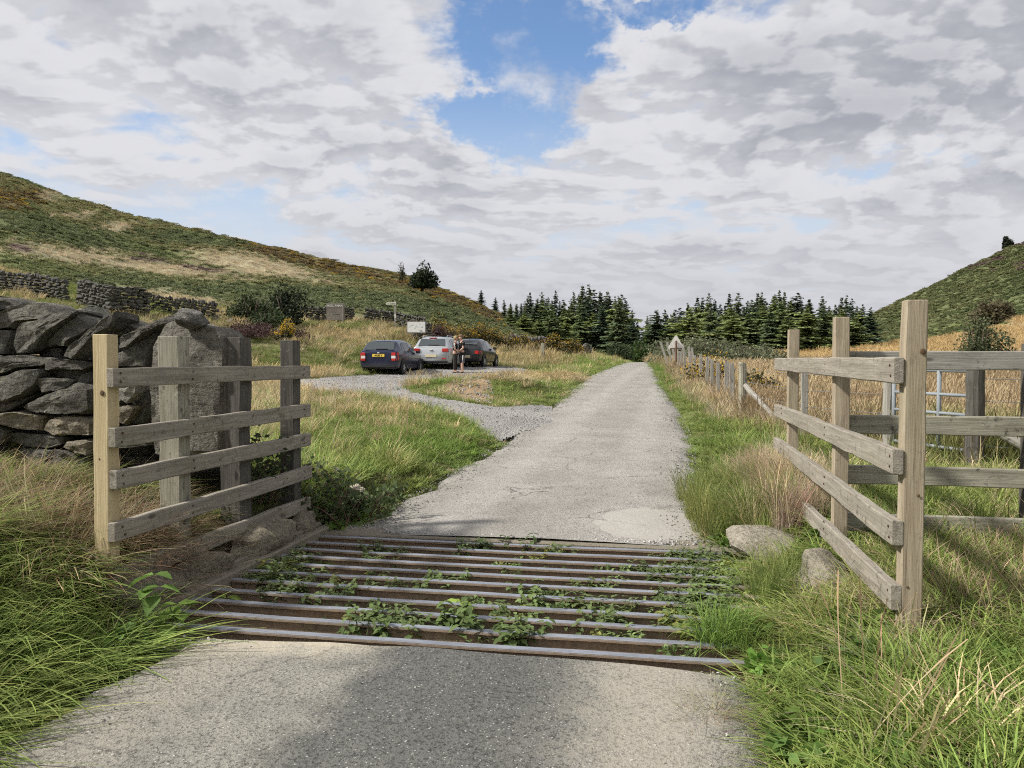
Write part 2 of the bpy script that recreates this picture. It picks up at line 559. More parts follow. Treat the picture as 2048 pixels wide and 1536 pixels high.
def stone_mat(name, c1, c2, lichen, lich_amt=.5, sc=1.0):
    m, nt = new_mat(name)
    tc = nt.n('ShaderNodeTexCoord').outputs['Object']
    ri = nt.n('ShaderNodeObjectInfo').outputs['Random']
    sh = nt.n('ShaderNodeVectorMath', {0: tc, 1: nt.comb(nt.math('MULTIPLY', ri, 31.0), nt.math('MULTIPLY', ri, 17.0), 0.0)}, operation='ADD').outputs[0]
    a = nt.noise(sh, 4.0 * sc, 6, .62, .4)
    b = nt.noise(sh, 26.0 * sc, 6, .68)
    d = nt.noise(nt.n('ShaderNodeMapping', {0: sh, 3: (6 * sc, 6 * sc, 24 * sc)}).outputs[0], 1.0, 5, .6)
    c = nt.mix(nt.ramp(a, .3, .7), c1, c2)
    c = nt.mix(nt.math('MULTIPLY', nt.ramp(b, .42, .62), .65), c, tuple(v * .45 for v in c1))
    c = nt.mix(nt.math('MULTIPLY', nt.ramp(ri, 0.0, 1.0), .35), c, tuple(v * .6 for v in c2))
    l = nt.noise(sh, 9.0 * sc, 7, .72)
    c = nt.mix(nt.math('MULTIPLY', nt.ramp(l, .56, .66), lich_amt), c, lichen)
    l2 = nt.noise(sh, 15.0 * sc, 5, .7, .5)
    c = nt.mix(nt.math('MULTIPLY', nt.ramp(l2, .64, .69), lich_amt), c, (.42, .43, .37))
    finish(nt, bsdf(nt, c, .9, 0, .2, bump(nt, nt.math('ADD', nt.math('ADD', b, a), d), 1.0, .035 / sc)))
    return m


ST_DARK = stone_mat("dark_gritstone", (.085, .080, .068), (.185, .175, .150), (.23, .225, .15), .55)
ST_WARM = stone_mat("warm_gritstone", (.22, .19, .145), (.32, .28, .21), (.38, .33, .17), .5)
ST_PILLAR = stone_mat("brown_pillar_stone", (.150, .138, .115), (.25, .232, .195), (.34, .32, .25), .6)
ST_FAR = stone_mat("grey_wall_stone", (.125, .12, .11), (.24, .23, .205), (.36, .35, .30), .5, .6)


def leaf_mat(name, trans=.35, tinted=True, rough=.65, spec=.25, per_tree=False):
    """colour: instance tint x per-leaf variation, or per-vertex colour alone"""
    m, nt = new_mat(name)
    va = nt.n('ShaderNodeAttribute', attribute_name="vc").outputs[0]
    if tinted:
        ta = nt.n('ShaderNodeAttribute', attribute_name="tint", attribute_type='INSTANCER').outputs[0]
        c = nt.mix(1.0, ta, va, 'MULTIPLY')
    else:
        c = va
    if per_tree:
        ri = nt.n('ShaderNodeObjectInfo').outputs['Random']
        c = nt.mix(1.0, c, nt.mix(ri, (.85, .90, .95), (1.75, 1.60, 1.30)), 'MULTIPLY')
    d = bsdf(nt, c, rough, 0, spec)
    t = nt.n('ShaderNodeBsdfTranslucent', {0: c}).outputs[0]
    finish(nt, nt.n('ShaderNodeMixShader', {0: trans, 1: d, 2: t}).outputs[0])
    return m


LEAF_T = leaf_mat("tinted_leaf", .35, True)
LEAF_V = leaf_mat("leaf", .35, False)
NEEDLE = leaf_mat("needle", .28, False, .8, .08, True)


# ------------------------------------------------------------------ scatter (one point mesh + instancing modifier = one object)
def scatter(name, protos, pos, rot, scl, idx, tint, label=None):
    col = bpy.data.collections.new(name + "_kinds")
    for i, pm in enumerate(protos):
        o = bpy.data.objects.new("%s_kind_%02d" % (name, i), pm)
        col.objects.link(o)
    n = len(pos)
    me = bpy.data.meshes.new(name)
    me.vertices.add(n)
    me.vertices.foreach_set("co", np.asarray(pos, np.float32).ravel())
    for an, typ, arr, key in (("rot", 'FLOAT_VECTOR', rot, "vector"), ("scl", 'FLOAT_VECTOR', scl, "vector"),
                              ("kidx", 'INT', idx, "value")):
        a = me.attributes.new(an, typ, 'POINT')
        a.data.foreach_set(key, np.asarray(arr, np.int32 if typ == 'INT' else np.float32).ravel())
    vcol(me, tint, "tint")
    o = obj(name, me)
    prop(o, label, None, None, "stuff")
    ng = bpy.data.node_groups.new(name + "_scatter", 'GeometryNodeTree')
    ng.interface.new_socket("Geometry", in_out='INPUT', socket_type='NodeSocketGeometry')
    ng.interface.new_socket("Geometry", in_out='OUTPUT', socket_type='NodeSocketGeometry')
    nd = ng.nodes
    gi = nd.new('NodeGroupInput'); go = nd.new('NodeGroupOutput')
    ci = nd.new('GeometryNodeCollectionInfo'); ci.inputs['Collection'].default_value = col
    ci.inputs['Separate Children'].default_value = True
    ip = nd.new('GeometryNodeInstanceOnPoints'); ip.inputs['Pick Instance'].default_value = True

    def na(nm, typ):
        x = nd.new('GeometryNodeInputNamedAttribute'); x.data_type = typ
        x.inputs['Name'].default_value = nm
        return x.outputs[0]
    e2r = nd.new('FunctionNodeEulerToRotation')
    L = ng.links
    L.new(na("rot", 'FLOAT_VECTOR'), e2r.inputs[0])
    L.new(gi.outputs[0], ip.inputs['Points'])
    L.new(ci.outputs[0], ip.inputs['Instance'])
    L.new(na("kidx", 'INT'), ip.inputs['Instance Index'])
    L.new(e2r.outputs[0], ip.inputs['Rotation'])
    L.new(na("scl", 'FLOAT_VECTOR'), ip.inputs['Scale'])
    L.new(ip.outputs[0], go.inputs[0])
    md = o.modifiers.new("scatter", 'NODES')
    md.node_group = ng
    return o


# ------------------------------------------------------------------ plant shapes (numpy)
def blades(n, length, lvar, width, lean, spread, seed, bendk=1.0, seg=4, lie=0.0, tipdry=.5):
    g = np.random.default_rng(seed)
    V, F, Cc = [], [], []
    for i in range(n):
        a = g.uniform(0, 6.283); r = spread * math.sqrt(g.uniform())
        bx, by = r * math.cos(a), r * math.sin(a)
        az_ = a + g.normal(0, .9)
        L = length * (1 + g.uniform(-lvar, lvar))
        th = abs(g.normal(lean, lean * .5)) + lie
        k = bendk * g.uniform(.4, 1.4)
        wd = width * g.uniform(.7, 1.3)
        side = np.array([-math.sin(az_), math.cos(az_)])
        x, z = 0.0, 0.0
        b0 = len(V)
        shade = g.uniform(.72, 1.25); dry = g.uniform() < tipdry * .35
        yel = 1.0 + (.55 if dry else 0.0)
        for s in range(seg + 1):
            t = s / seg
            ww = wd * (1 - t) ** .7 * .5 + .0006
            px_, py_ = bx + x * math.cos(az_), by + x * math.sin(az_)
            cr = shade * (1.0 + (.22 * t if not dry else .75))
            cg = shade * (1.0 + (.12 * t if not dry else .38))
            cb = shade * (1.0 + (.10 * t if not dry else .5))
            for sg in (-1, 1):
                V.append((px_ + sg * side[0] * ww, py_ + sg * side[1] * ww, max(z, -.02)))
                Cc.append((cr, cg, cb))
            ang = th + k * t * t * 1.3
            x += L / seg * math.sin(ang); z += L / seg * math.cos(ang)
        for s in range(seg):
            q = b0 + 2 * s
            F.append((q, q + 1, q + 3, q + 2))
    return vcol(mesh_np("blades", V, np.array(F)), Cc)


def straw_heads(n, length, seed, spread=.12, lean=.18, head=True, width=.0028):
    """thin flowering stalks with seed heads"""
    g = np.random.default_rng(seed)
    V, F, Cc = [], [], []
    for i in range(n):
        a = g.uniform(0, 6.283); r = spread * math.sqrt(g.uniform())
        az_ = g.uniform(0, 6.283)
        th = abs(g.normal(lean, lean * .6)); L = length * g.uniform(.7, 1.25)
        side = np.array([-math.sin(az_), math.cos(az_), 0])
        p_ = np.array([r * math.cos(a), r * math.sin(a), 0.0]); sh = g.uniform(.8, 1.2)
        b0 = len(V)
        for s in range(6):
            t = s / 5
            ww = width * (1 - .5 * t) if t < .72 or not head else width * 3.0 * (1.25 - t)
            for sg in (-1, 1):
                V.append(p_ + side * sg * ww); Cc.append((sh, sh * (.96 if t < .7 else .88), sh * (.9 if t < .7 else .75)))
            ang = th + .5 * t * t
            p_ = p_ + np.array([math.cos(az_) * math.sin(ang), math.sin(az_) * math.sin(ang), math.cos(ang)]) * L / 5
        for s in range(5):
            q = b0 + 2 * s
            F.append((q, q + 1, q + 3, q + 2))
    return vcol(mesh_np("stalks", V, np.array(F)), Cc)


def leaf_quads(pos, size, seed, elong=1.7, flat=.5, shade=None, up=None):
    """one small folded leaf (two triangles' worth of quad) per point"""
    g = np.random.default_rng(seed)
    n = len(pos)
    d = g.normal(size=(n, 3)); d[:, 2] = d[:, 2] * (1 - flat) + .12
    d /= np.linalg.norm(d, axis=1)[:, None]
    r = g.normal(size=(n, 3)); s_ = np.cross(d, r); s_ /= np.linalg.norm(s_, axis=1)[:, None] + 1e-9
    sz = (size * g.uniform(.6, 1.35, n))[:, None]
    a = pos - d * sz * .5 * elong
    b = pos + s_ * sz * .42 + d * sz * .05
    c = pos + d * sz * .5 * elong
    e = pos - s_ * sz * .42 + d * sz * .05
    V = np.stack([a, b, c, e], 1).reshape(-1, 3)
    F = np.arange(4 * n).reshape(n, 4)
    sh = g.uniform(.65, 1.35, n) if shade is None else shade
    return V, F, np.repeat(sh, 4)


def clump_pts(n, rx, ry, rz, seed, lumps=7, shell=.55):
    """points through a lumpy, uneven mound"""
    g = np.random.default_rng(seed)
    cs_ = g.normal(size=(lumps, 3)); cs_ /= np.linalg.norm(cs_, axis=1)[:, None]
    cs_[:, 2] = np.abs(cs_[:, 2]) * .9
    cs_ *= g.uniform(.35, .72, (lumps, 1))
    rr = g.uniform(.28, .5, lumps)
    k = g.integers(0, lumps, n)
    v = g.normal(size=(n, 3)); v /= np.linalg.norm(v, axis=1)[:, None]
    rad_ = (shell + (1 - shell) * g.uniform(size=n)) * rr[k]
    q = cs_[k] + v * rad_[:, None]
    q[:, 2] = np.maximum(q[:, 2], g.uniform(0, .12, n))
    return q * np.array([rx, ry, rz])


def clump_mesh(n, rx, ry, rz, size, seed, lumps=7, elong=1.6, flat=.3, shell=.5):
    pts = clump_pts(n, rx, ry, rz, seed, lumps, shell)
    V, F, sh = leaf_quads(pts, size, seed + 1, elong, flat)
    return vcol(mesh_np("clump", V, F), np.stack([sh, sh, sh], 1))


# ------------------------------------------------------------------ land cover: colour of what grows where
G_LUSH = np.array([.140, .230, .048]); G_MID = np.array([.190, .245, .074]); G_OLIVE = np.array([.175, .180, .072])
STRAW = np.array([.47, .425, .285]); GOLD = np.array([.47, .415, .285]); HAY = np.array([.33, .262, .170])
BRACK = np.array([.125, .146, .068]); HEATH = np.array([.140, .098, .088]); RUST = np.array([.170, .125, .062]); GORSE = np.array([.50, .33, .035])


def gz(px, py, cx, cy, rx, ry, tilt=0.0):
    return np.exp(-((px - cx) / rx) ** 2 - ((py - cy - (px - cx) * tilt) / ry) ** 2)


SKYL_X = [0, 70, 115, 250, 320, 440, 530, 640, 740, 830, 900, 1000, 1100]
SKYL_Y = [360, 378, 400, 432, 455, 472, 495, 525, 545, 565, 590, 635, 665]


def cover(X, Y, Z):
    """cover weights on the left hill: straw, bracken, heather, rust/gorse"""
    px, py, f = proj(X, Y, Z)
    wob = (fbm(X * .09, Y * .09, 31) - .5) * 30
    wob2 = (fbm(X * .25, Y * .25, 32) - .5) * 14
    qy = py + wob * .6 + wob2
    qx = px + wob * 3
    st = (.85 * gz(qx, qy, 110, 505, 150, 14, .10) + .85 * gz(qx, qy, 330, 538, 110, 11, .12) + .8 * gz(qx, qy, 470, 522, 85, 20, .1)
          + gz(qx, qy, 560, 540, 90, 12, .15) + gz(qx, qy, 240, 455, 45, 7) + gz(qx, qy, 340, 588, 70, 10, .1) + gz(qx, qy, 90, 390, 35, 9)
          + gz(qx, qy, 160, 430, 50, 6) + .9 * gz(qx, qy, 590, 690, 170, 14) + .8 * gz(qx, qy, 720, 672, 140, 12) + gz(qx, qy, 1010, 697, 130, 18)
          + gz(qx, qy, 1150, 712, 110, 16) + .8 * gz(qx, qy, 640, 640, 90, 10) + .8 * gz(qx, qy, 420, 640, 120, 12))
    st = st * np.clip(.25 + 1.5 * fbm(X * .11, Y * .11, 36), .3, 1.15)
    br = (gz(qx, qy, 90, 462, 140, 22, .18) + gz(qx, qy, 300, 572, 170, 14, .12) + gz(qx, qy, 570, 590, 150, 17, .1)
          + gz(qx, qy, 780, 610, 190, 20, .12) + gz(qx, qy, 560, 605, 80, 14) + .8 * gz(qx, qy, 380, 478, 150, 14, .1) + gz(qx, qy, 980, 655, 110, 12, .15))
    he = (gz(qx, qy, 275, 514, 45, 6, .1) + gz(qx, qy, 15, 492, 30, 8) + gz(qx, qy, 390, 537, 45, 5, .1) + 1.2 * gz(px, py, 530, 648, 72, 19)
          + gz(qx, qy, 20, 580, 60, 12) + .9 * gz(qx, qy, 850, 668, 60, 12))
    sk = np.interp(px, SKYL_X, SKYL_Y)
    ru = np.exp(-((py - sk - 4) / 15.0) ** 2) * sstep(380, 560, px) * (1 - sstep(980, 1060, px)) * (.35 + fbm(X * .12, Y * .12, 40)) \
        + .9 * gz(qx, qy, 25, 400, 60, 25) + .35 * gz(qx, qy, 130, 378, 60, 8)
    return st, br, he, ru, px, py, f


# ------------------------------------------------------------------ the ground: one sheet out to the horizon
rr_ = np.concatenate([[0.35], np.geomspace(0.8, 14, 150), np.geomspace(14.25, 120, 150)[0:], np.geomspace(122, 600, 120), np.geomspace(640, 7000, 30)])
va_ = np.radians(np.concatenate([np.linspace(-180, -48, 40, endpoint=False), np.linspace(-48, 42, 420, endpoint=False), np.linspace(42, 180, 42, endpoint=False)]))
na_, nr_ = len(va_), len(rr_)
AA, RR = np.meshgrid(va_, rr_)                     # angle from the camera's forward direction, clockwise
gx = RR * (np.sin(AA) * RT[0] + np.cos(AA) * FH[0])
gy = RR * (np.sin(AA) * RT[1] + np.cos(AA) * FH[1])
gz_h = H(gx, gy)
gh = gz_h.copy()
er = e_road(gx, gy)
lane = er < 0.10
gh[lane] -= .05
inpit = (gx > PIT[0] - .06) & (gx < PIT[1] + .03) & (gy > PIT[2] - .05) & (gy < PIT[3] + .05)
gh[inpit] = -.62
gravel_m = in_poly(gx, gy, GRAVEL) & (RR > 8)
faces = []
I = np.arange(nr_ * na_).reshape(nr_, na_)
A0 = I[:-1, :]; A1 = np.roll(I, -1, 1)[:-1, :]; B0 = I[1:, :]; B1 = np.roll(I, -1, 1)[1:, :]
QF = np.stack([A0, A1, B1, B0], -1).reshape(-1, 4)[:, ::-1]
XYZ = np.stack([gx, gy, gh], -1).reshape(-1, 3)
gm = mesh_np("ground", XYZ, QF, True)
st, br, he, ru, ppx, ppy, pf = cover(gx, gy, gz_h)
dcam = np.maximum(gx * FH[0] + gy * FH[1], 0)
nz = fbm(gx * .6, gy * .6, 55)[..., None]
nz2 = fbm(gx * .12, gy * .12, 56)[..., None]
colr = G_OLIVE * .8 + (G_MID - G_OLIVE) * nz2
hillm = (sstep(36, 48, dcam) * (ppx < 1250))[..., None]


def lay(c, col_, wt):
    wt = np.clip(wt, 0, 1)
    wt = wt if wt.ndim == 3 else wt[..., None]
    return c * (1 - wt) + col_ * wt


colr = lay(colr, BRACK * 1.2, hillm * .4)
colr = lay(colr, BRACK, br * hillm[..., 0])
colr = lay(colr, STRAW * .85, st * hillm[..., 0] * 1.1)
colr = lay(colr, HEATH, he * hillm[..., 0])
colr = lay(colr, RUST, np.clip(ru, 0, 1) * hillm[..., 0] * .8)
fld = in_field(gx, gy)
colr = lay(colr, GOLD * .8, fld & (dcam < 330))
rh = (ppx > 1500) & (dcam > 190)
colr = lay(colr, BRACK * 1.15, rh * sstep(-6, 10, (np.interp(ppx, [1500, 1740, 1900, 2048, 2600], [706, 702, 670, 640, 560]) - ppy) + (fbm(gx * .03, gy * .03, 71) - .5) * 40))
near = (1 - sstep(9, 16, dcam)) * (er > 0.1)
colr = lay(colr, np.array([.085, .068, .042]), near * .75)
colr = lay(colr, np.array([.34, .245, .155]), in_poly(gx, gy, DIRT).astype(float))
colr = colr * (.75 + .5 * nz)
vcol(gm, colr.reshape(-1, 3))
m, nt = new_mat("hill_ground")
va = nt.n('ShaderNodeAttribute', attribute_name="vc").outputs[0]
pos_ = nt.n('ShaderNodeNewGeometry').outputs['Position']
n1 = nt.noise(pos_, 3.0, 6, .65); n2 = nt.noise(pos_, 40.0, 5, .7)
c = nt.mix(nt.ramp(n1, .3, .7), va, nt.mix(1.0, va, (.62, .60, .55), 'MULTIPLY'))
c = nt.mix(nt.math('MULTIPLY', nt.ramp(n2, .45, .7), .5), c, nt.mix(1.0, va, (1.5, 1.4, 1.25), 'MULTIPLY'))
finish(nt, bsdf(nt, c, .95, 0, .1, bump(nt, nt.math('ADD', n1, n2), .7, .05)))
gm.materials.append(m)
ground = obj("ground", gm)
prop(ground, "rough grassy ground rising to moorland hills on both sides", None, None, "structure")

# gravel car park: its own sheet just over the ground, on the same grid
vm = gravel_m.reshape(-1)
sel = vm[QF].sum(1) >= 3
gf = QF[sel]
used, inv = np.unique(gf, return_inverse=True)
gv = XYZ[used].copy(); gv[:, 2] = gz_h.reshape(-1)[used] + .012
cp = mesh_np("car_park", gv, inv.reshape(-1, 4), True)
m, nt = new_mat("gravel")
pos_ = nt.n('ShaderNodeNewGeometry').outputs['Position']
v1 = nt.n('ShaderNodeTexVoronoi', {'Vector': pos_, 'Scale': 28.0}).outputs
n1 = nt.noise(pos_, .55, 5, .6); n2 = nt.noise(pos_, 6.0, 6, .7); n3 = nt.noise(pos_, 45.0, 4, .7)
c = nt.mix(nt.ramp(n1, .35, .7), (.260, .250, .235), (.350, .335, .308))
c = nt.mix(nt.math('MULTIPLY', nt.ramp(n2, .5, .72), .6), c, (.15, .148, .145))
c = nt.mix(nt.math('MULTIPLY', nt.ramp(n3, .48, .7), .55), c, (.44, .43, .41))
finish(nt, bsdf(nt, c, .93, 0, .15, bump(nt, nt.math('ADD', v1[0], n2), .8, .04)))
cp.materials.append(m)
prop(obj("car_park", cp), "pale grey gravel car park and its track to the lane", None, None, "structure")

# the lane: worn surface with a dark patched strip, in two sheets either side of the cattle grid
m, nt = new_mat("worn_tarmac")
pos_ = nt.n('ShaderNodeNewGeometry').outputs['Position']
X_, Y_, Z_ = nt.sep(pos_)[:]
n1 = nt.noise(pos_, .9, 5, .6); n2 = nt.noise(pos_, 5.0, 6, .65); n3 = nt.noise(pos_, 60.0, 3, .75); n4 = nt.noise(pos_, 22.0, 5, .7)
vor = nt.n('ShaderNodeTexVoronoi', {'Vector': pos_, 'Scale': 55.0}).outputs
wobx = nt.math('MULTIPLY', nt.math('SUBTRACT', n2, .5), .5)
xw = nt.math('ADD', X_, wobx)
yw = nt.math('ADD', Y_, nt.math('MULTIPLY', nt.math('SUBTRACT', n2, .5), .6))
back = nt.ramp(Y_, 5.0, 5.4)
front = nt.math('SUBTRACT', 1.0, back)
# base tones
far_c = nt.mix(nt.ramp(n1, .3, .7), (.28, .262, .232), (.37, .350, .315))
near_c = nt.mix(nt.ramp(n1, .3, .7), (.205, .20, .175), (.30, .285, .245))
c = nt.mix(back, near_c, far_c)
# wheel tracks and centre on the far part
trk = nt.math('MULTIPLY', back, nt.ramp(nt.math('ABSOLUTE', nt.math('SUBTRACT', nt.math('ABSOLUTE', nt.math('ADD', xw, 1.25)), .75)), .40, .1))
c = nt.mix(nt.math('MULTIPLY', trk, .42), c, (.42, .405, .375))
c = nt.mix(nt.math('MULTIPLY', nt.ramp(n2, .48, .66), .30), c, nt.mix(1.0, c, (.62, .62, .61), 'MULTIPLY'))
crk = nt.n('ShaderNodeTexVoronoi', {'Vector': nt.n('ShaderNodeVectorMath', {0: nt.n('ShaderNodeTexNoise', {'Vector': pos_, 'Scale': 4.0, 'Detail': 4.0}).outputs[1], 1: (.35, .35, .35), 2: pos_}, operation='MULTIPLY_ADD').outputs[0], 'Scale': .9}, feature='DISTANCE_TO_EDGE').outputs[0]
c = nt.mix(nt.math('MULTIPLY', nt.math('MULTIPLY', nt.ramp(crk, .016, .004), nt.ramp(n1, .50, .60)), .7), c, (.09, .085, .075))
# dark strip of newer tarmac in front of the grid
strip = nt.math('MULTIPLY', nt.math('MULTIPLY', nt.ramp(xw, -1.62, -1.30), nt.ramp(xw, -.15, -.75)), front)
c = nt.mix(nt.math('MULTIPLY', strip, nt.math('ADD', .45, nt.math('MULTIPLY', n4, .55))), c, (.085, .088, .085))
# sandy silt along the near edge of the grid, on the left and on the right strip
silt = nt.math('MULTIPLY', nt.math('MULTIPLY', nt.ramp(nt.math('ADD', yw, nt.math('MULTIPLY', xw, -.12)), 3.95, 4.25), nt.ramp(xw, -1.30, -1.75)), front)
c = nt.mix(nt.math('MULTIPLY', silt, .85), c, (.47, .415, .32))
silt2 = nt.math('MULTIPLY', nt.math('MULTIPLY', nt.ramp(xw, -.50, -.15), nt.ramp(xw, .30, .05)), front)
c = nt.mix(nt.math('MULTIPLY', silt2, .6), c, (.39, .35, .285))
siltl = nt.math('MULTIPLY', nt.math('MULTIPLY', nt.ramp(xw, -1.85, -2.2), nt.ramp(xw, -2.7, -2.35)), front)
c = nt.mix(nt.math('MULTIPLY', siltl, .45), c, (.36, .325, .265))
# smooth pale patch behind the grid
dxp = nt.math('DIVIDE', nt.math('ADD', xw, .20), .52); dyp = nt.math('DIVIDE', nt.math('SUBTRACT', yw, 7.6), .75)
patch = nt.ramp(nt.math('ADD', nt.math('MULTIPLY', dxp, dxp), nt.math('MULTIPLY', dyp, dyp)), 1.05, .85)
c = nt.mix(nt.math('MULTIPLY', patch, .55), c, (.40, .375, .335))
smooth_ = nt.math('MAXIMUM', nt.math('MAXIMUM', patch, silt), nt.math('MULTIPLY', silt2, .5))
agg = nt.math('SUBTRACT', 1.0, nt.math('MULTIPLY', smooth_, .75))
# chippings
c = nt.mix(nt.math('MULTIPLY', nt.math('MULTIPLY', nt.ramp(n3, .50, .62), .85), agg), c, nt.mix(1.0, c, (.36, .36, .37), 'MULTIPLY'))
c = nt.mix(nt.math('MULTIPLY', nt.math('MULTIPLY', nt.ramp(n4, .52, .68), .6), agg), c, nt.mix(1.0, c, (.6, .6, .6), 'MULTIPLY'))
chip = nt.math('MULTIPLY', nt.ramp(vor[0], .28, .12), nt.ramp(nt.sep(vor[1])[0], .62, .70))
c = nt.mix(nt.math('MULTIPLY', nt.math('MULTIPLY', chip, .65), agg), c, (.58, .56, .52))
stain = nt.ramp(nt.noise(pos_, 2.3, 7, .75, .6), .60, .70)
c = nt.mix(nt.math('MULTIPLY', stain, .35), c, (.13, .125, .115))
bh = nt.math('ADD', nt.math('MULTIPLY', n3, agg), nt.math('MULTIPLY', n4, .8))
finish(nt, bsdf(nt, c, .9, 0, .22, bump(nt, bh, .9, .012)))
ROADM = m


def road_sheet(name, y0, y1, step, label):
    ys = [y0]
    while ys[-1] < y1:
        ys.append(min(y1, ys[-1] + max(step, abs(ys[-1]) * .012)))
    ys = np.array(ys)
    ncr = 26
    V = []
    for yv in ys:
        l = float(road_l(yv)) + .10 * (vnoise(yv * 1.3, 2.0, 5) - .5) * 2 + .04 * (vnoise(yv * 6, 9.0, 6) - .5) * 2 - .03
        r = float(road_r(yv)) + .10 * (vnoise(yv * 1.2, 7.0, 8) - .5) * 2 + .04 * (vnoise(yv * 6, 3.0, 6) - .5) * 2 + .03
        if 6.0 < yv < 7.4:
            l -= .12 * (1 - sstep(6.8, 7.4, yv)); r += .3 * (1 - sstep(6.8, 7.4, yv))
        for k in range(ncr):
            t = k / (ncr - 1)
            x = l + (r - l) * t
            yy = yv
            if name.endswith("near") and yv > y1 - .16:      # broken edge against the grid
                yy = yv - .10 * vnoise(x * 4, 1.5, 77) * (yv - (y1 - .16)) / .16
            z = float(zr(yy)) + .035 * math.sin(math.pi * t) + .012 * (fbm(x * 1.5, yy * 1.5, 12) - .5) * 2
            if t in (0.0, 1.0):
                z -= .06
            V.append((x, yy, z))
    F = []
    for i in range(len(ys) - 1):
        for k in range(ncr - 1):
            q = i * ncr + k
            F.append((q, q + 1, q + 1 + ncr, q + ncr))
    me = mesh_np(name, V, np.array(F), True)
    me.materials.append(ROADM)
    return prop(obj(name, me), label, None, None, "structure")


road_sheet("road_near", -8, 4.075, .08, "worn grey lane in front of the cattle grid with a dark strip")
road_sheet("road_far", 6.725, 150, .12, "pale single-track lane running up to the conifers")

# ------------------------------------------------------------------ pieces of timber
def put(o, W):
    par = o.parent
    o.matrix_basis = (par.matrix_basis.inverted() @ W) if par is not None else W
    return o


def plank_mesh(L, t, h, seed, bev=.006, jit=.003, top_slope=0.0):
    g = random.Random(seed)
    bm = bmesh.new()
    n = max(1, int(L / .22))
    rings = []
    for i in range(n + 1):
        x = -L / 2 + L * i / n
        jy, jz = g.uniform(-jit, jit), g.uniform(-jit, jit)
        tt, hh = t / 2 + g.uniform(-jit, jit) * .6, h / 2 + g.uniform(-jit, jit) * .6
        b = bev
        ring = []
        for (y, z) in ((-tt + b, -hh), (tt - b, -hh), (tt, -hh + b), (tt, hh - b), (tt - b, hh), (-tt + b, hh), (-tt, hh - b), (-tt, -hh + b)):
            ring.append(bm.verts.new((x, y + jy, z + jz)))
        rings.append(ring)
    for a, b in zip(rings[:-1], rings[1:]):
        for k in range(8):
            bm.faces.new((a[k], a[(k + 1) % 8], b[(k + 1) % 8], b[k]))
    e0 = bm.faces.new(rings[0][::-1]); e1 = bm.faces.new(rings[-1])
    bmesh.ops.bevel(bm, geom=list(e0.edges) + list(e1.edges), offset=bev * .6, segments=1, affect='EDGES')
    bmesh.ops.recalc_face_normals(bm, faces=bm.faces)
    return bm_mesh(bm, "plank")


def timber(name, A, B, t, h, m, parent, side=None, seed=0, **kw):
    """a board or post from A to B; t across 'side', h across the third axis"""
    A = Vector(A); B = Vector(B)
    x = (B - A).normalized()
    s = Vector(side if side is not None else (0, 0, 1)).normalized()
    y = s - x * s.dot(x); y.normalize()
    z = x.cross(y)
    W = Matrix.Translation((A + B) / 2) @ Matrix((x, y, z)).transposed().to_4x4()
    me = plank_mesh((B - A).length, t, h, seed, **kw)
    o = obj(name, me, m, parent)
    return put(o, W)


def round_post(name, A, B, r, m, parent, seed=0, seg=12):
    A = Vector(A); B = Vector(B)
    L = (B - A).length
    g = random.Random(seed)
    bm = bmesh.new()
    n = 7
    pts = [(-L / 2 + L * i / n, g.uniform(-.006, .006), g.uniform(-.006, .006)) for i in range(n + 1)]
    pts.append((L / 2 + r * .12, 0, 0))
    tube(bm, pts, [r * (1.04 - .08 * i / n + g.uniform(-.03, .03)) for i in range(n + 1)] + [r * .8], seg)
    bmesh.ops.recalc_face_normals(bm, faces=bm.faces)
    me = bm_mesh(bm, "stake")
    x = (B - A).normalized()
    q = x.to_track_quat('X', 'Z').to_matrix().to_4x4()
    o = obj(name, me, m, parent)
    return put(o, Matrix.Translation((A + B) / 2) @ q)


# ------------------------------------------------------------------ cattle grid
m, nt = new_mat("grid_steel")
tc = nt.n('ShaderNodeNewGeometry').outputs
pz = nt.sep(tc['Position'])
nx = nt.sep(tc['Normal'])[2]
a = nt.noise(nt.n('ShaderNodeMapping', {0: tc['Position'], 3: (3, 14, 14)}).outputs[0], 1.0, 6, .65)
b = nt.noise(tc['Position'], 30, 5, .7)
worn = nt.mix(nt.ramp(a, .35, .7), (.215, .23, .265), (.35, .37, .41))
worn = nt.mix(nt.math('MULTIPLY', nt.ramp(b, .5, .7), .5), worn, (.16, .15, .15))
rust = nt.mix(nt.ramp(b, .3, .7), (.20, .148, .098), (.32, .24, .165))
endr = nt.math('MULTIPLY', nt.ramp(pz[0], .22, .55), nt.ramp(a, .35, .6))
worn = nt.mix(endr, worn, (.30, .18, .10))
rustpatch = nt.math('MULTIPLY', nt.ramp(nt.noise(tc['Position'], 2.2, 5, .7), .60, .76), .30)
worn = nt.mix(rustpatch, worn, (.20, .155, .125))
top = nt.ramp(nx, .5, .8)
c = nt.mix(top, rust, worn)
rg = nt.math('ADD', nt.math('MULTIPLY', nt.math('SUBTRACT', 1.0, top), .35), nt.math('ADD', .36, nt.math('MULTIPLY', b, .25)))
finish(nt, nt.n('ShaderNodeBsdfPrincipled', {'Base Color': c, 'Roughness': rg, 'Metallic': nt.math('MULTIPLY', top, .35), 'Normal': bump(nt, b, .25, .003)}).outputs[0])
STEEL = m
m, nt = new_mat("damp_pit_soil")
pos_ = nt.n('ShaderNodeNewGeometry').outputs['Position']
n1 = nt.noise(pos_, 3, 6, .6); n2 = nt.noise(pos_, 30, 5, .7)
c = nt.mix(n1, (.22, .165, .105), (.36, .28, .19))
c = nt.mix(nt.math('MULTIPLY', nt.ramp(n2, .5, .7), .5), c, (.05, .036, .025))
finish(nt, bsdf(nt, c, .95, 0, .1, bump(nt, nt.math('ADD', n1, n2), .8, .03)))
SOIL = m
m, nt = new_mat("old_concrete")
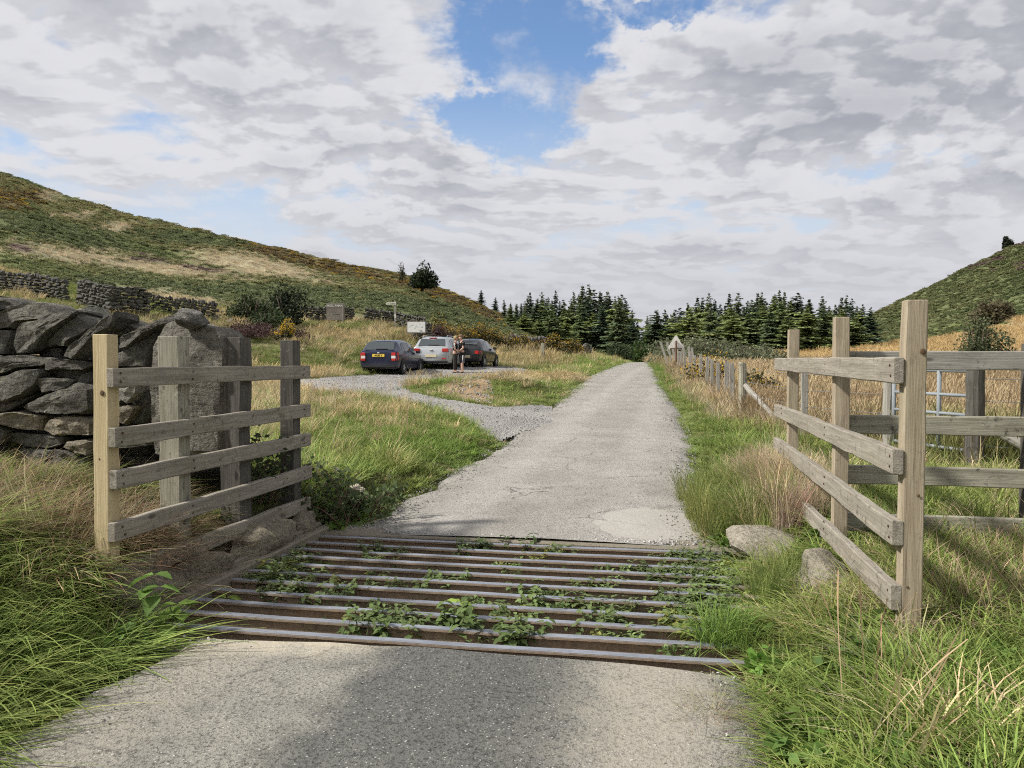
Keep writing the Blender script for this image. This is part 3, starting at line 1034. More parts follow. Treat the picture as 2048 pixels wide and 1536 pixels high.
pos_ = nt.n('ShaderNodeNewGeometry').outputs['Position']
n1 = nt.noise(pos_, 2.5, 6, .65); n2 = nt.noise(pos_, 40, 5, .7)
c = nt.mix(n1, (.16, .14, .105), (.29, .26, .205))
c = nt.mix(nt.math('MULTIPLY', nt.ramp(n2, .5, .68), .5), c, (.09, .078, .06))
finish(nt, bsdf(nt, c, .93, 0, .15, bump(nt, nt.math('ADD', n1, n2), .7, .015)))
CONC = m

grid = empty("cattle_grid", (-1.1, 5.4, 0), 0, "cattle grid of eleven worn steel rails set across the lane over a weedy pit", "cattle grid")


def bar_mesh(L, seed):
    g = random.Random(seed)
    prof = [(-.032, 0), (.032, 0), (.032, -.014), (.009, -.022), (.009, -.115), (.045, -.125), (.045, -.14), (-.045, -.14), (-.045, -.125), (-.009, -.115), (-.009, -.022), (-.032, -.014)]
    bm = bmesh.new()
    rings = []
    n = 14
    for i in range(n + 1):
        x = -L / 2 + L * i / n
        dz = g.uniform(-.002, .002) - .006 * math.sin(math.pi * i / n)
        rings.append([bm.verts.new((x, y, z + dz)) for y, z in prof])
    k = len(prof)
    for a, b in zip(rings[:-1], rings[1:]):
        for j in range(k):
            bm.faces.new((a[j], a[(j + 1) % k], b[(j + 1) % k], b[j]))
    bm.faces.new(rings[0][::-1]); bm.faces.new(rings[-1])
    bmesh.ops.recalc_face_normals(bm, faces=bm.faces)
    es = [e for e in bm.edges if abs(e.verts[0].co.x - e.verts[1].co.x) > .01 and max(v.co.z for v in e.verts) > -.006]
    bmesh.ops.bevel(bm, geom=es, offset=.004, segments=2, affect='EDGES')
    return bm_mesh(bm, "bar")


_bars = [bar_mesh(3.58, s) for s in range(3)]
for i in range(11):
    y = 4.20 + .238 * i
    o = obj("bar", _bars[i % 3], STEEL, grid)
    put(o, Matrix.Translation((-1.19 + R.uniform(-.02, .03), y, .012 + R.uniform(-.004, .004))) @ Matrix.Rotation(R.uniform(-.004, .004), 4, 'Z'))


def part_box(name, lo, hi, m, parent, bev=.01, seed=0, jit=.0, cuts=0):
    lo = Vector(lo); hi = Vector(hi)
    c = (lo + hi) / 2; s = hi - lo
    bm = bmesh.new()
    bm_box(bm, (0, 0, 0), s)
    if cuts:
        bmesh.ops.subdivide_edges(bm, edges=bm.edges, cuts=cuts, use_grid_fill=True)
        g = random.Random(seed)
        for v in bm.verts:
            v.co += Vector((g.uniform(-jit, jit), g.uniform(-jit, jit), g.uniform(-jit, jit)))
    if bev:
        es = [e for e in bm.edges if not cuts]
        if es:
            bmesh.ops.bevel(bm, geom=es, offset=bev, segments=1, affect='EDGES')
    o = obj(name, bm_mesh(bm, name), m, parent)
    return put(o, Matrix.Translation(c))


x0, x1, y0, y1 = PIT
part_box("pit_floor", (x0 - .1, y0 - .1, -.30), (x1 + .1, y1 + .1, -.125), SOIL, grid, 0, 3, .025, 12)
part_box("pit_wall", (x0 - .1, y0 - .25, -.50), (x1 + .15, y0 + .02, -.045), CONC, grid, .01)
part_box("pit_wall", (x0 - .1, y1 - .085, -.50), (x1 + .15, y1 + .25, .016), CONC, grid, .01)
part_box("pit_wall", (x1 - .02, y0 + .03, -.50), (x1 + .2, y1 - .03, -.14), CONC, grid, .01)
part_box("pit_wall", (x0 - .3, y0 + .03, -.50), (x0 + .04, y1 - .03, -.135), CONC, grid, .01)
# timber-like side beam with a long groove, along the left ends of the rails
part_box("side_beam", (x0 - .07, y0 - .02, -.13), (x0 + .015, y1 + .12, .055), CONC, grid, .012)
part_box("side_beam", (x0 - .14, y0 + .05, -.13), (x0 - .074, y1 + .08, .085), CONC, grid, .012)

# ------------------------------------------------------------------ stones
def stone_from_outline(pts3, nrm, depth, seed, bulge=.05, rough=.012):
    """a rough block: its front outline (world points), carried back by depth along -nrm, rounded and roughened"""
    g = random.Random(seed)
    nrm = Vector(nrm).normalized()
    P_ = [Vector(p_) for p_ in pts3]
    c = sum(P_, Vector()) / len(P_)
    # resample the outline, wobble
    dense = []
    n = len(P_)
    for i in range(n):
        a, b = P_[i], P_[(i + 1) % n]
        k = max(1, int((b - a).length / .045))
        for j in range(k):
            dense.append(a.lerp(b, j / k))
    size = max((p_ - c).length for p_ in P_)
    bm = bmesh.new()

    from mathutils import noise as mn
    ux = Vector((1, 0, 0)); uz = Vector((0, 0, 1))
    facets = [(g.uniform(-.30, .30), g.uniform(-.42, .30), g.uniform(.2, 1.0) * bulge) for _ in range(4)]
    long_ = max(P_, key=lambda v: (v - c).length) - c
    ca_, sa_ = long_.normalized().dot(ux), long_.normalized().dot(uz)
    o3 = Vector((seed * 3.1, seed * 1.7, 0))

    def relief(q):
        """height of the broken face over its mean plane: flat facets, layered steps, grain"""
        x, z = q.dot(ux), q.dot(uz)
        h = min(fx * x + fz * z + f0 for fx, fz, f0 in facets)
        across = -sa_ * x + ca_ * z
        h += .018 * mn.noise(Vector((x * ca_ + z * sa_, across * 5, 0)) * 4 + o3)
        h += .014 * mn.noise(Vector((x, 0, z)) * 11 + o3) + .006 * mn.noise(Vector((x, 0, z)) * 30 + o3)
        return max(h, -.16)

    def ring(sc, off, jit, face=0.0):
        out = []
        for p_ in dense:
            q = (p_ - c) * sc
            v = c + q - nrm * off + Vector((g.uniform(-1, 1), g.uniform(-1, 1), g.uniform(-1, 1))) * jit
            if face:
                v += nrm * relief(q) * face
            out.append(bm.verts.new(v))
        return out
    rings = [ring(.22, 0, .002, 1), ring(.45, 0, .002, 1), ring(.66, 0, .003, 1), ring(.83, 0, .004, 1), ring(.945, .0, .005, 1), ring(1.0, .035, rough * .8, .8),
             ring(1.0, depth * .5, rough), ring(.9, depth, rough)]
    r0, r4 = rings[0], rings[-1]
    k = len(dense)
    for a, b in zip(rings[:-1], rings[1:]):
        for j in range(k):
            bm.faces.new((a[j], a[(j + 1) % k], b[(j + 1) % k], b[j]))
    f0 = bm.faces.new(r0[::-1]); f1 = bm.faces.new(r4)
    bmesh.ops.poke(bm, faces=[f0, f1])
    bmesh.ops.recalc_face_normals(bm, faces=bm.faces)
    for v in bm.verts:
        v.co -= c
    me = bm_mesh(bm, "stone")
    # soft shading except across sharp edges
    me.polygons.foreach_set("use_smooth", np.ones(len(me.polygons), bool))
    try:
        me.set_sharp_from_angle(angle=rad(24))
    except Exception:
        pass
    return me, c


def rubble_mesh(seed, sx=1, sy=1, sz=1, n=14):
    g = random.Random(seed)
    bm = bmesh.new()
    for i in range(n):
        v = Vector((g.uniform(-1, 1), g.uniform(-1, 1), g.uniform(-1, 1)))
        mx = max(abs(v.x), abs(v.y), abs(v.z))
        v = v / mx * g.uniform(.82, 1.0)
        bm.verts.new((v.x * .5 * sx, v.y * .5 * sy, v.z * .5 * sz))
    bmesh.ops.convex_hull(bm, input=bm.verts)
    bmesh.ops.delete(bm, geom=[v for v in bm.verts if not v.link_faces], context='VERTS')
    bmesh.ops.recalc_face_normals(bm, faces=bm.faces)
    return bm_mesh(bm, "rubble")


def boulder_mesh(seed, sub=3, rough=.14, sx=1, sy=1, sz=1):
    bm = bmesh.new()
    bmesh.ops.create_icosphere(bm, subdivisions=sub, radius=.5)
    g = random.Random(seed)
    planes = [(Vector((g.gauss(0, 1), g.gauss(0, 1), g.gauss(0, 1))).normalized(), g.uniform(.28, .42)) for _ in range(9)]
    from mathutils import noise as mn
    for v in bm.verts:
        for nrm, dd in planes:
            q = v.co.dot(nrm) - dd
            if q > 0:
                v.co -= nrm * q * .92
        v.co += v.co.normalized() * mn.noise(v.co * 4 + Vector((seed, 0, 0))) * rough * .3
        v.co = Vector((v.co.x * sx, v.co.y * sy, v.co.z * sz))
    me = bm_mesh(bm, "boulder", True)
    try:
        me.set_sharp_from_angle(angle=rad(28))
    except Exception:
        pass
    return me


# near dry stone wall: outlines measured on a sheet 4.267 px per photograph px from (0, 560)
def zp(pts, yplane):
    out = []
    for (a, b) in pts:
        r = ray(a / 4.267, 560 + b / 4.267)
        t = yplane / r[1]
        out.append(tuple(CAMP + r * t))
    return out


STONES = [  # outline, distance of its face (world Y), thickness, material
    ([(-260, 150), (-60, 130), (60, 165), (130, 215), (20, 262), (-260, 300)], 6.15, .4, 0),
    ([(-150, 310), (60, 235), (230, 178), (330, 185), (440, 290), (350, 330), (150, 350), (90, 415), (-150, 425)], 6.10, .45, 2),
    ([(-300, 430), (80, 425), (60, 560), (20, 640), (-300, 650)], 6.06, .4, 0),
    ([(35, 560), (75, 450), (140, 362), (300, 330), (480, 272), (620, 245), (640, 265), (545, 350), (420, 430), (280, 580), (180, 632), (50, 635)], 5.93, .40, 0),
    ([(280, 590), (400, 500), (560, 350), (650, 285), (740, 350), (755, 410), (640, 490), (560, 570), (430, 562)], 5.98, .36, 0),
    ([(640, 250), (720, 225), (800, 320), (810, 365), (745, 345)], 6.25, .3, 3),
    ([(300, 600), (430, 572), (560, 580), (525, 670), (430, 690), (320, 640)], 6.14, .3, 0),
    ([(520, 660), (560, 590), (720, 470), (860, 330), (985, 255), (985, 310), (930, 400), (830, 455), (740, 560), (650, 660), (610, 685)], 5.90, .34, 0),
    ([(650, 690), (720, 590), (770, 560), (772, 690), (700, 700)], 6.06, .3, 0),
    ([(920, 440), (960, 360), (1030, 330), (1110, 360), (1160, 410), (1080, 470), (990, 490)], 6.14, .3, 0),
    ([(985, 500), (1150, 420), (1300, 350), (1460, 290), (1545, 280), (1560, 320), (1420, 345), (1330, 400), (1180, 490), (1050, 590), (990, 600)], 5.88, .34, 0),
    ([(985, 640), (1080, 590), (1180, 510), (1310, 430), (1330, 470), (1280, 600), (1240, 745), (985, 745)], 5.95, .36, 0),
    ([(-200, 665), (60, 640), (230, 650), (430, 665), (450, 690), (330, 735), (150, 750), (0, 800), (-200, 800)], 5.90, .4, 0),
    ([(340, 700), (450, 695), (580, 675), (700, 700), (760, 735), (690, 765), (600, 770), (480, 760), (345, 770)], 5.90, .34, 0),
    ([(340, 770), (480, 765), (690, 772), (760, 745), (770, 830), (640, 850), (450, 830), (345, 830)], 6.02, .3, 0),
    ([(-200, 830), (0, 820), (170, 760), (335, 752), (345, 790), (290, 900), (180, 985), (0, 1050), (-200, 1050)], 5.88, .38, 0),
    ([(290, 830), (430, 835), (560, 838), (640, 850), (600, 900), (500, 945), (360, 960), (310, 900)], 5.92, .32, 0),
    ([(640, 855), (720, 800), (772, 775), (772, 885), (690, 880)], 5.98, .3, 0),
    ([(100, 1100), (260, 1010), (420, 960), (560, 920), (630, 875), (720, 890), (772, 930), (760, 1100), (710, 1150), (420, 1148), (250, 1140)], 5.85, .4, 0),
    ([(-200, 1060), (20, 1045), (200, 1020), (330, 960), (260, 1020), (90, 1110), (0, 1130), (-200, 1130)], 6.0, .3, 0),
    ([(-200, 1150), (0, 1140), (100, 1125), (330, 1160), (310, 1290), (150, 1280), (0, 1230), (-200, 1240)], 5.88, .38, 1),
    ([(330, 1290), (400, 1190), (460, 1165), (640, 1160), (760, 1180), (760, 1330), (620, 1330), (420, 1330)], 5.88, .38, 1),
    ([(30, 1290), (160, 1300), (330, 1310), (600, 1340), (560, 1400), (420, 1440), (200, 1420), (60, 1380)], 5.98, .34, 0),
    ([(-200, 1250), (0, 1245), (30, 1290), (10, 1400), (-200, 1420)], 5.9, .34, 0),
    ([(510, 1430), (560, 1380), (700, 1365), (770, 1380), (760, 1500), (640, 1480)], 5.88, .3, 1),
    ([(100, 1440), (300, 1440), (510, 1450), (640, 1500), (770, 1520), (700, 1600), (200, 1600)], 5.94, .3, 0),
    ([(970, 960), (1020, 920), (1160, 905), (1165, 960), (1100, 1055), (1040, 1020)], 5.86, .28, 3),
    ([(960, 1000), (1040, 1025), (1000, 1085), (960, 1085)], 5.88, .28, 3),
    ([(965, 760), (1240, 760), (1260, 900), (1100, 905), (965, 950)], 6.02, .3, 0),
    ([(960, 1100), (1060, 1065), (1160, 1080), (1110, 1180), (1040, 1240), (960, 1180)], 5.88, .3, 1),
    ([(1110, 1000), (1250, 920), (1270, 1100), (1240, 1230), (1130, 1230), (1060, 1240)], 5.99, .3, 0),
    ([(960, 1250), (1240, 1240), (1260, 1420), (960, 1450)], 5.95, .3, 0),
]
MATS = [ST_DARK, ST_WARM, ST_PILLAR, stone_mat("lichened_gritstone", (.24, .225, .185), (.36, .345, .29), (.50, .48, .38), .7)]
wall_base = (-4.9, 6.15, Hs(-4.9, 6.15) - .05)
near_wall = empty("dry_stone_wall", wall_base, 0, "tumbledown near stone wall of large dark slabs behind the pale post", "stone wall")
for i, (ol, yp, th, mi) in enumerate(STONES):
    _o = zp(ol, yp); _c = np.mean(np.array(_o), 0); _o = [tuple(_c + (np.array(v) - _c) * .965) for v in _o]
    me, c = stone_from_outline(_o, (0, -1, 0), th, 100 + i, .045, .010)
    o = obj("stone", me, MATS[mi], near_wall)
    put(o, Matrix.Translation(c))
# hearting that fills the wall behind its face
cores = [rubble_mesh(900 + k, 1, 1, 1, 16) for k in range(5)]
for k in range(46):
    x = R.uniform(-7.2, -3.95); z = R.uniform(.45, 1.72 if x < -4.6 else 1.5)
    s = R.uniform(.26, .46)
    o = obj("stone", cores[k % 5], ST_DARK, near_wall)
    put(o, Matrix.Translation((x, R.uniform(6.42, 6.6), z)) @ Matrix.Rotation(R.uniform(-.4, .4), 4, 'Y') @ Matrix.Diagonal((s * 1.3, .34, s * .8, 1)))

# the wall goes on to the left of the picture in the same big slabs
for k in range(54):
    x = -5.75 - 3.6 * R.random(); row = k % 6
    z = Hs(x, 6.2) + .10 + row * .23 + R.uniform(-.04, .04)
    o = obj("stone", cores[k % 5], MATS[1] if R.random() < .15 else ST_DARK, near_wall)
    put(o, Matrix.Translation((x, 6.16 + R.uniform(-.05, .05), z)) @ Matrix.Rotation(R.uniform(-.15, .15) + (-.5 if row == 5 else 0), 4, 'Y') @ Matrix.Diagonal((R.uniform(.5, .8), .5, .27, 1)))
# gate pillar: one big upright stone
pil_out = [(1240, 1230), (1255, 900), (1270, 700), (1285, 560), (1320, 450), (1370, 370), (1450, 338), (1560, 345), (1700, 380), (1840, 400), (1900, 470), (1918, 560), (1905, 760), (1890, 1100), (1880, 1500), (1240, 1500)]
me, c = stone_from_outline(zp(pil_out, 5.72), (0, -1, 0), .42, 60, .09, .008)
pil = obj("gate_pillar", me, ST_PILLAR)
pil.location = c
prop(pil, "big rounded upright gate stone behind the left wing fence rails", "standing stone")
me = boulder_mesh(5, 3, .3, .30, .22, .17)
cs_ = zp([(1640, 325)], 5.72)[0]
capst = obj("cap_stone", me, ST_FAR, None, cs_, (.1, .2, .3))
prop(capst, "small dark stone perched on top of the rounded gate stone", "stone")

# ------------------------------------------------------------------ left wing fence
lf = empty("wing_fence", (-3.2, 5.4, .4), 0, "left wing fence with a fresh yellow end post beside the stone wall", "fence")
FX = -3.205
for i, z in enumerate((1.46, 1.11, .864, .564, .30)):
    ya, yb = 4.235 + R.uniform(-.01, .01), 6.86 + R.uniform(-.02, .02)
    timber("rail", (FX + .03, ya, z - .055), (FX + .03, yb, z - .055 + R.uniform(-.01, .01)), .052, .112, W_GREY, lf, (1, 0, 0), 40 + i)
timber("post", (FX - .055, 4.30, .1), (FX - .050, 4.30, 1.655), .10, .10, W_NEW, lf, (1, 0, 0), 50)
timber("post", (FX - .085, 5.02, .1), (FX - .085, 5.03, 1.665), .15, .13, W_LICHEN, lf, (1, 0, 0), 51, jit=.006)
timber("post", (FX - .10, 5.83, .1), (FX - .09, 5.84, 1.68), .17, .17, W_DARK, lf, (1, 0, 0), 52, jit=.006)
timber("post", (FX - .075, 6.72, 0), (FX - .07, 6.72, 1.68), .13, .14, W_DARK, lf, (1, 0, 0), 53, jit=.006)

# stones of the bank under that fence
kerb_pts = [((-3.09, 4.45, .12), (.26, .80, .30)), ((-3.09, 5.10, .11), (.25, .66, .27)), ((-3.09, 5.85, .13), (.27, 1.05, .32)), ((-3.10, 6.58, .10), (.22, .5, .26))]
for i, (cc_, ss) in enumerate(kerb_pts):
    o = obj("kerb_stone", boulder_mesh(70 + i, 3, .3, *ss), ST_WARM, None, cc_, (0, rad(-8), 0))
    prop(o, ["nearest of the pale kerb stones under the left wing fence", "second pale kerb stone from the front under the left wing fence",
             "longest pale kerb stone under the left wing fence", "farthest kerb stone under the left wing fence by the brambles"][i], "stone", "kerb stones under the left wing fence")

# ------------------------------------------------------------------ right wing fence
rf = empty("wing_fence", (1.1, 6.4, .15), 0, "right wing fence with a tall pale end post and four long rails", "fence")
for i, (za, zb) in enumerate(((1.515, 1.53), (1.078, 1.052), (.735, .708), (.425, .31))):
    timber("rail", (1.055, 4.215 + R.uniform(-.01, .01), za - .06), (1.055, 8.98, zb - .06), .05, .124, W_GREY, rf, (1, 0, 0), 60 + i)
timber("post", (1.118, 4.265, -.2), (1.135, 4.275, 1.79), .098, .098, W_TAN, rf, (1, 0, 0), 66)
timber("post", (1.132, 6.02, -.2), (1.134, 6.02, 1.80), .098, .098, W_TAN, rf, (1, 0, 0), 67)
timber("post", (1.132, 8.35, -.2), (1.134, 8.35, 1.80), .098, .098, W_TAN, rf, (1, 0, 0), 68)

M_KNOT = simple("knot_wood", (.12, .075, .045), .8, 0, .2, .3, 60)
def knot(parent, c_, r_):
    bm = bmesh.new(); bmesh.ops.create_uvsphere(bm, u_segments=14, v_segments=8, radius=1.0)
    o_ = obj("knot", bm_mesh(bm, "knot", True), M_KNOT, parent)
    return put(o_, Matrix.Translation(c_) @ Matrix.Diagonal((r_, r_ * .22, r_ * 1.15, 1)))
knot(rf, (1.160, 4.221, 1.545), .013); knot(rf, (1.148, 4.217, .86), .007); knot(rf, (1.105, 4.216, .42), .006)
knot(lf, (FX - .037, 4.248, 1.315), .014); knot(lf, (FX - .06, 4.249, .93), .006)
M_NAIL = simple("rusty_nail", (.10, .06, .045), .7, .3)
for zz_ in (1.515, 1.078, .735, .425):
    for yy_ in (4.27, 6.02, 8.35):
        for dz_ in (-.035, -.085):
            bm = bmesh.new(); bm_cyl(bm, (-.004, 0, 0), (.004, 0, 0), .0065, None, 8)
            put(obj("nail", bm_mesh(bm, "nail"), M_NAIL, rf), Matrix.Translation((1.0285, yy_ + R.uniform(-.015, .015), zz_ + dz_)))
for zz_ in (1.46, 1.11, .864, .564):
    for yy_ in (4.30, 5.02, 6.72):
        for dz_ in (-.03, -.08):
            bm = bmesh.new(); bm_cyl(bm, (-.004, 0, 0), (.004, 0, 0), .0065, None, 8)
            put(obj("nail", bm_mesh(bm, "nail"), M_NAIL, lf), Matrix.Translation((FX + .0575, yy_ + R.uniform(-.015, .015), zz_ + dz_)))
cf = empty("boundary_fence", (2.6, 6.15, .15), 0, "lichened board fence running right from the right wing fence", "fence")
for i, z in enumerate((1.566, 1.125, .773, .44)):
    timber("board", (1.20, 6.12, z - .065), (3.75, 6.10, z - .065 + R.uniform(-.006, .006)), .045, .13, W_LICHEN if i else W_POST, cf, (0, 1, 0), 80 + i)
for i, x in enumerate((2.40, 3.66)):
    timber("post", (x, 6.20, -.1), (x, 6.20, 1.62), .11, .11, W_DARK, cf, (1, 0, 0), 86 + i)

# rocks at the right end of the grid
ROCKS = []
ST_PALE = stone_mat("pale_slab_stone", (.30, .265, .205), (.42, .38, .30), (.44, .42, .32), .4)
for i, (px, py, ss, rz, lb) in enumerate(((1540, 1105, (.80, .66, .25), .5, "pale flat rock half buried at the far right corner of the grid"),
                                          (1635, 1165, (.50, .42, .33), .7, "angular pale rock below the right wing fence rails"))):
    q = G(px, py)
    ROCKS.append((q[0] + .05, q[1] + .10))
    o = obj("rock", boulder_mesh(31 + i, 3, .3, *ss), ST_PALE, None, (q[0] + .05, q[1] + .10, q[2] + .02), (.22, .08, rz))
    prop(o, lb, "rock")

# ------------------------------------------------------------------ stock fence along the lane and round the field
WIRE = simple("fence_wire", (.28, .28, .27), .5, .7)
GALV = simple("galvanised_steel", (.24, .265, .28), .75, .0, .4, .1, 5)
sf = empty("stock_fence", on_ground(1485, 16.5), 0, "post and wire fence beside the lane from the braced strainer towards the sign", "fence")
A_ = Vector((1.36, 17.1, 0)); B_ = Vector((.16, 42, 0))


def gp(v, up=0.0):
    return Vector((v.x, v.y, Hs(v.x, v.y) + up))


round_post("strainer_post", gp(A_, -.3), gp(A_, 1.17) + Vector((.0, 0, 0)), .078, W_LICHEN, sf, 1)
br_end = Vector((1.98, 15.2, 0))
round_post("brace", gp(A_, .72) + Vector((.05, -.10, 0)), gp(br_end, .02), .05, W_POST, sf, 2)
stake_y = [18.4, 19.9, 21.6, 23.4, 25.4, 27.6, 30.0, 32.5, 35.0, 37.5, 40.0]
prevs = [gp(A_, .95)]
for i, yv in enumerate(stake_y):
    t = (yv - A_.y) / (B_.y - A_.y)
    v = A_.lerp(B_, t) + Vector((R.uniform(-.04, .04), 0, 0))
    hh = 1.12 + R.uniform(-.08, .06)
    timber("stake", gp(v, -.2), gp(v, hh) + Vector((R.uniform(-.05, .05), 0, 0)), .095, .085, W_POST, sf, (1, 0, 0), 110 + i)
    prevs.append(gp(v, .95))
for hgt in (1.02, .82, .62, .42, .2):
    bm = bmesh.new()
    tube(bm, [Vector((q.x, q.y, q.z - .95 + hgt)) for q in prevs], .004, 4)
    obj("wire", bm_mesh(bm, "wire"), WIRE, sf).matrix_basis = sf.matrix_basis.inverted()
# leaning broken boards far along that fence
lb = empty("broken_fence", on_ground(1352, 47), 0, "leaning weathered boards of a broken fence behind the triangular sign", "fence")
for i in range(7):
    q = on_ground(1340 + i * 8, 47 + i * .5 - i * .9)
    timber("board", Vector(q) + Vector((0, 0, -.1)), Vector(q) + Vector((-.55 + i * .08 + R.uniform(-.1, .1), .1, 1.55 - i * .04)), .13, .04, W_POST, lb, (1, 0, 0), 130 + i)

# fence between the verge and the field, with a galvanised field gate
ff = empty("field_fence", (2.3, 12.5, Hs(2.3, 12.5)), 0, "wire field fence with thin stake between the strainer and the metal gate", "fence")
pa, pb = Vector((2.02, 13.6, 0)), Vector((2.72, 11.35, 0))
timber("stake", gp(pa, -.2), gp(pa, 1.30), .10, .09, W_POST, ff, (1, 0, 0), 140)
round_post("gate_post", gp(pb, -.2), gp(pb, 1.22), .075, W_POST, ff, 141)
round_post("brace", gp(pb, .55), gp(Vector((2.28, 12.6, 0)), .02), .055, W_DARK, ff, 142)
for hgt in (1.05, .8, .55, .3):
    bm = bmesh.new()
    tube(bm, [gp(A_, hgt), gp(pa, hgt), gp(pb, hgt)], .004, 4)
    obj("wire", bm_mesh(bm, "wire"), WIRE, ff).matrix_basis = ff.matrix_basis.inverted()
pc = Vector((3.30, 10.02, 0))
fp = empty("gate_fence", gp(pc), 0, "short braced fence with a thick dark post at the latch end of the metal gate", "fence")
round_post("strainer_post", gp(pc, -.2), gp(pc, 1.22), .10, W_DARK, fp, 143)
round_post("brace", gp(pc, .62), gp(Vector((4.35, 9.6, 0)), -.05), .058, W_POST, fp, 144)
pd = Vector((6.2, 9.1, 0))
timber("stake", gp(pd, -.2), gp(pd, 1.15), .09, .09, W_POST, fp, (1, 0, 0), 145)
for hgt in (1.05, .8, .55, .3):
    bm = bmesh.new()
    tube(bm, [gp(pc, hgt), gp(pd, hgt)], .004, 4)
    obj("wire", bm_mesh(bm, "wire"), WIRE, fp).matrix_basis = fp.matrix_basis.inverted()
gt = empty("field_gate", gp((pb + pc) / 2), 0, "galvanised tubular field gate seen between the right fence boards", "gate")
ga, gb = pb.lerp(pc, .07), pb.lerp(pc, .95)
zb = Hs(pb.x, pb.y)
for hgt in (.22, .42, .62, .84, 1.12):
    bm = bmesh.new()
    tube(bm, [(ga.x, ga.y, zb + hgt), (gb.x, gb.y, zb + hgt)], .020, 8)
    obj("gate_bar", bm_mesh(bm, "gate_bar", True), GALV, gt).matrix_basis = gt.matrix_basis.inverted()
for t in (0, .62, 1.0, .31):
    q = ga.lerp(gb, t)
    bm = bmesh.new()
    tube(bm, [(q.x, q.y, zb + .2), (q.x, q.y, zb + 1.14)], .026, 8)
    obj("upright", bm_mesh(bm, "upright", True), GALV, gt).matrix_basis = gt.matrix_basis.inverted()

# ------------------------------------------------------------------ road sign seen from behind
q = on_ground(1352, 41)
sg = empty("road_sign", q, 0, "triangular road sign on a brown post seen from behind beside the lane", "sign")
M_SIGNBACK = simple("sign_back", (.80, .78, .72), .6, 0.0)
M_RUSTP = simple("brown_post", (.13, .075, .045), .7)
bm = bmesh.new()
tube(bm, [(0, 0, -.2), (0, 0, 1.62)], .045, 8)
obj("post", bm_mesh(bm, "post"), M_RUSTP, sg)
bm = bmesh.new()
outl = []
zc_ = 1.52; sside = .74
for k, ang in enumerate((90, 210, 330)):
    for da in (-8, 0, 8):
        rr0 = sside / math.sqrt(3) * (.97 if da else .985)
        outl.append((rr0 * math.cos(rad(ang + da)) * (1 if not da else .98), rr0 * math.sin(rad(ang + da)) * (1 if not da else .98)))
vs = [bm.verts.new((x, .06, zc_ - .07 + y)) for x, y in outl]
f = bm.faces.new(vs)
r_ = bmesh.ops.extrude_face_region(bm, geom=[f])
bmesh.ops.translate(bm, vec=(0, .012, 0), verts=[v for v in r_['geom'] if isinstance(v, bmesh.types.BMVert)])
bmesh.ops.recalc_face_normals(bm, faces=bm.faces)
pl_ = obj("plate", bm_mesh(bm, "plate"), M_SIGNBACK, sg)
bm = bmesh.new()
bm_box(bm, (0, .045, 1.25), (.6, .02, .035))
obj("rail", bm_mesh(bm, "rail"), M_RUSTP, sg)
sg.rotation_euler = (0, 0, rad(9))

# ------------------------------------------------------------------ far walls, ruin, signs by the car park
RUB = [rubble_mesh(700 + k, 1, 1, 1, 15) for k in range(8)]


def stone_wall(name, pts, height, label, seed, thick=.5, sl=.34, sh=.15, cope=True, maxn=290, m=None, cat="stone wall", topz=None):
    """courses of separate stones along a path of ground points, upright coping on top"""
    g = random.Random(seed)
    P_ = [Vector(p_) for p_ in pts]
    e = empty(name, sum(P_, Vector()) / len(P_), 0, label, cat)
    segs = []
    n = 0
    tot = sum((b - a).length for a, b in zip(P_[:-1], P_[1:]))
    courses = max(2, int(height / sh))
    est = courses * tot / sl + (tot / .2 if cope else 0)
    if est > maxn:
        k = math.sqrt(est / maxn); sl *= k; sh *= k; courses = max(2, int(height / sh))
    for a, b in zip(P_[:-1], P_[1:]):
        L = (b - a).length
        ang = math.atan2(b.y - a.y, b.x - a.x)
        for cidx in range(courses + (1 if cope else 0)):
            s = g.uniform(0, sl * .5)
            top = cidx == courses
            while s < L:
                ln = (g.uniform(.14, .26) * sl / .34 if top else sl * g.uniform(.6, 1.5))
                v = a.lerp(b, min(1, (s + ln / 2) / L))
                gz0 = Hs(v.x, v.y)
                hh = sh * (g.uniform(1.2, 2.0) if top else g.uniform(.85, 1.15))
                z = gz0 - .05 + cidx * sh + hh / 2
                o = obj("stone", RUB[g.randrange(8)], m or ST_FAR, e)
                o.matrix_basis = e.matrix_basis.inverted() @ (Matrix.Translation((v.x, v.y, z)) @ Matrix.Rotation(ang + g.uniform(-.12, .12), 4, 'Z')
                    @ Matrix.Rotation(g.uniform(-.35, .35) if top else g.uniform(-.1, .1), 4, 'Y')
                    @ Matrix.Diagonal((ln * 1.12, thick * (1 - .3 * cidx / courses) * g.uniform(.85, 1.15), hh * 1.12, 1)))
                n += 1
                s += ln
    return e


stone_wall("dry_stone_wall", [on_ground(-60, 47), on_ground(40, 46.5), on_ground(135, 45.5)], 1.05, "old wall on the far left slope left of the square ruin", 21)
stone_wall("dry_stone_wall", [on_ground(290, 46), on_ground(345, 46.5), on_ground(432, 47)], 1.0, "sloping wall running downhill right of the square ruin", 22)
stone_wall("dry_stone_wall", [on_ground(600, 56), on_ground(650, 56.5), on_ground(706, 57)], .95, "low wall section behind the wooden name board", 23)
stone_wall("dry_stone_wall", [on_ground(727, 58), on_ground(790, 58.5), on_ground(850, 58)], .95, "low wall section behind the finger post", 24)
stone_wall("dry_stone_wall", [on_ground(1020, 66), on_ground(1090, 72), on_ground(1180, 84)], .8, "pale tumbled wall running below the gorse towards the plantation", 25, .6, .5, .24)
# square ruin / sheepfold end
ca, cb, cd = on_ground(160, 44.5), on_ground(224, 42.5), on_ground(292, 44.0)
ru_ = stone_wall("stone_shelter", [ca, cb, cd], 1.62, "square stone shelter corner on the left slope above the near wall", 26, .6, .36, .17, False, 285, None, "stone shelter")

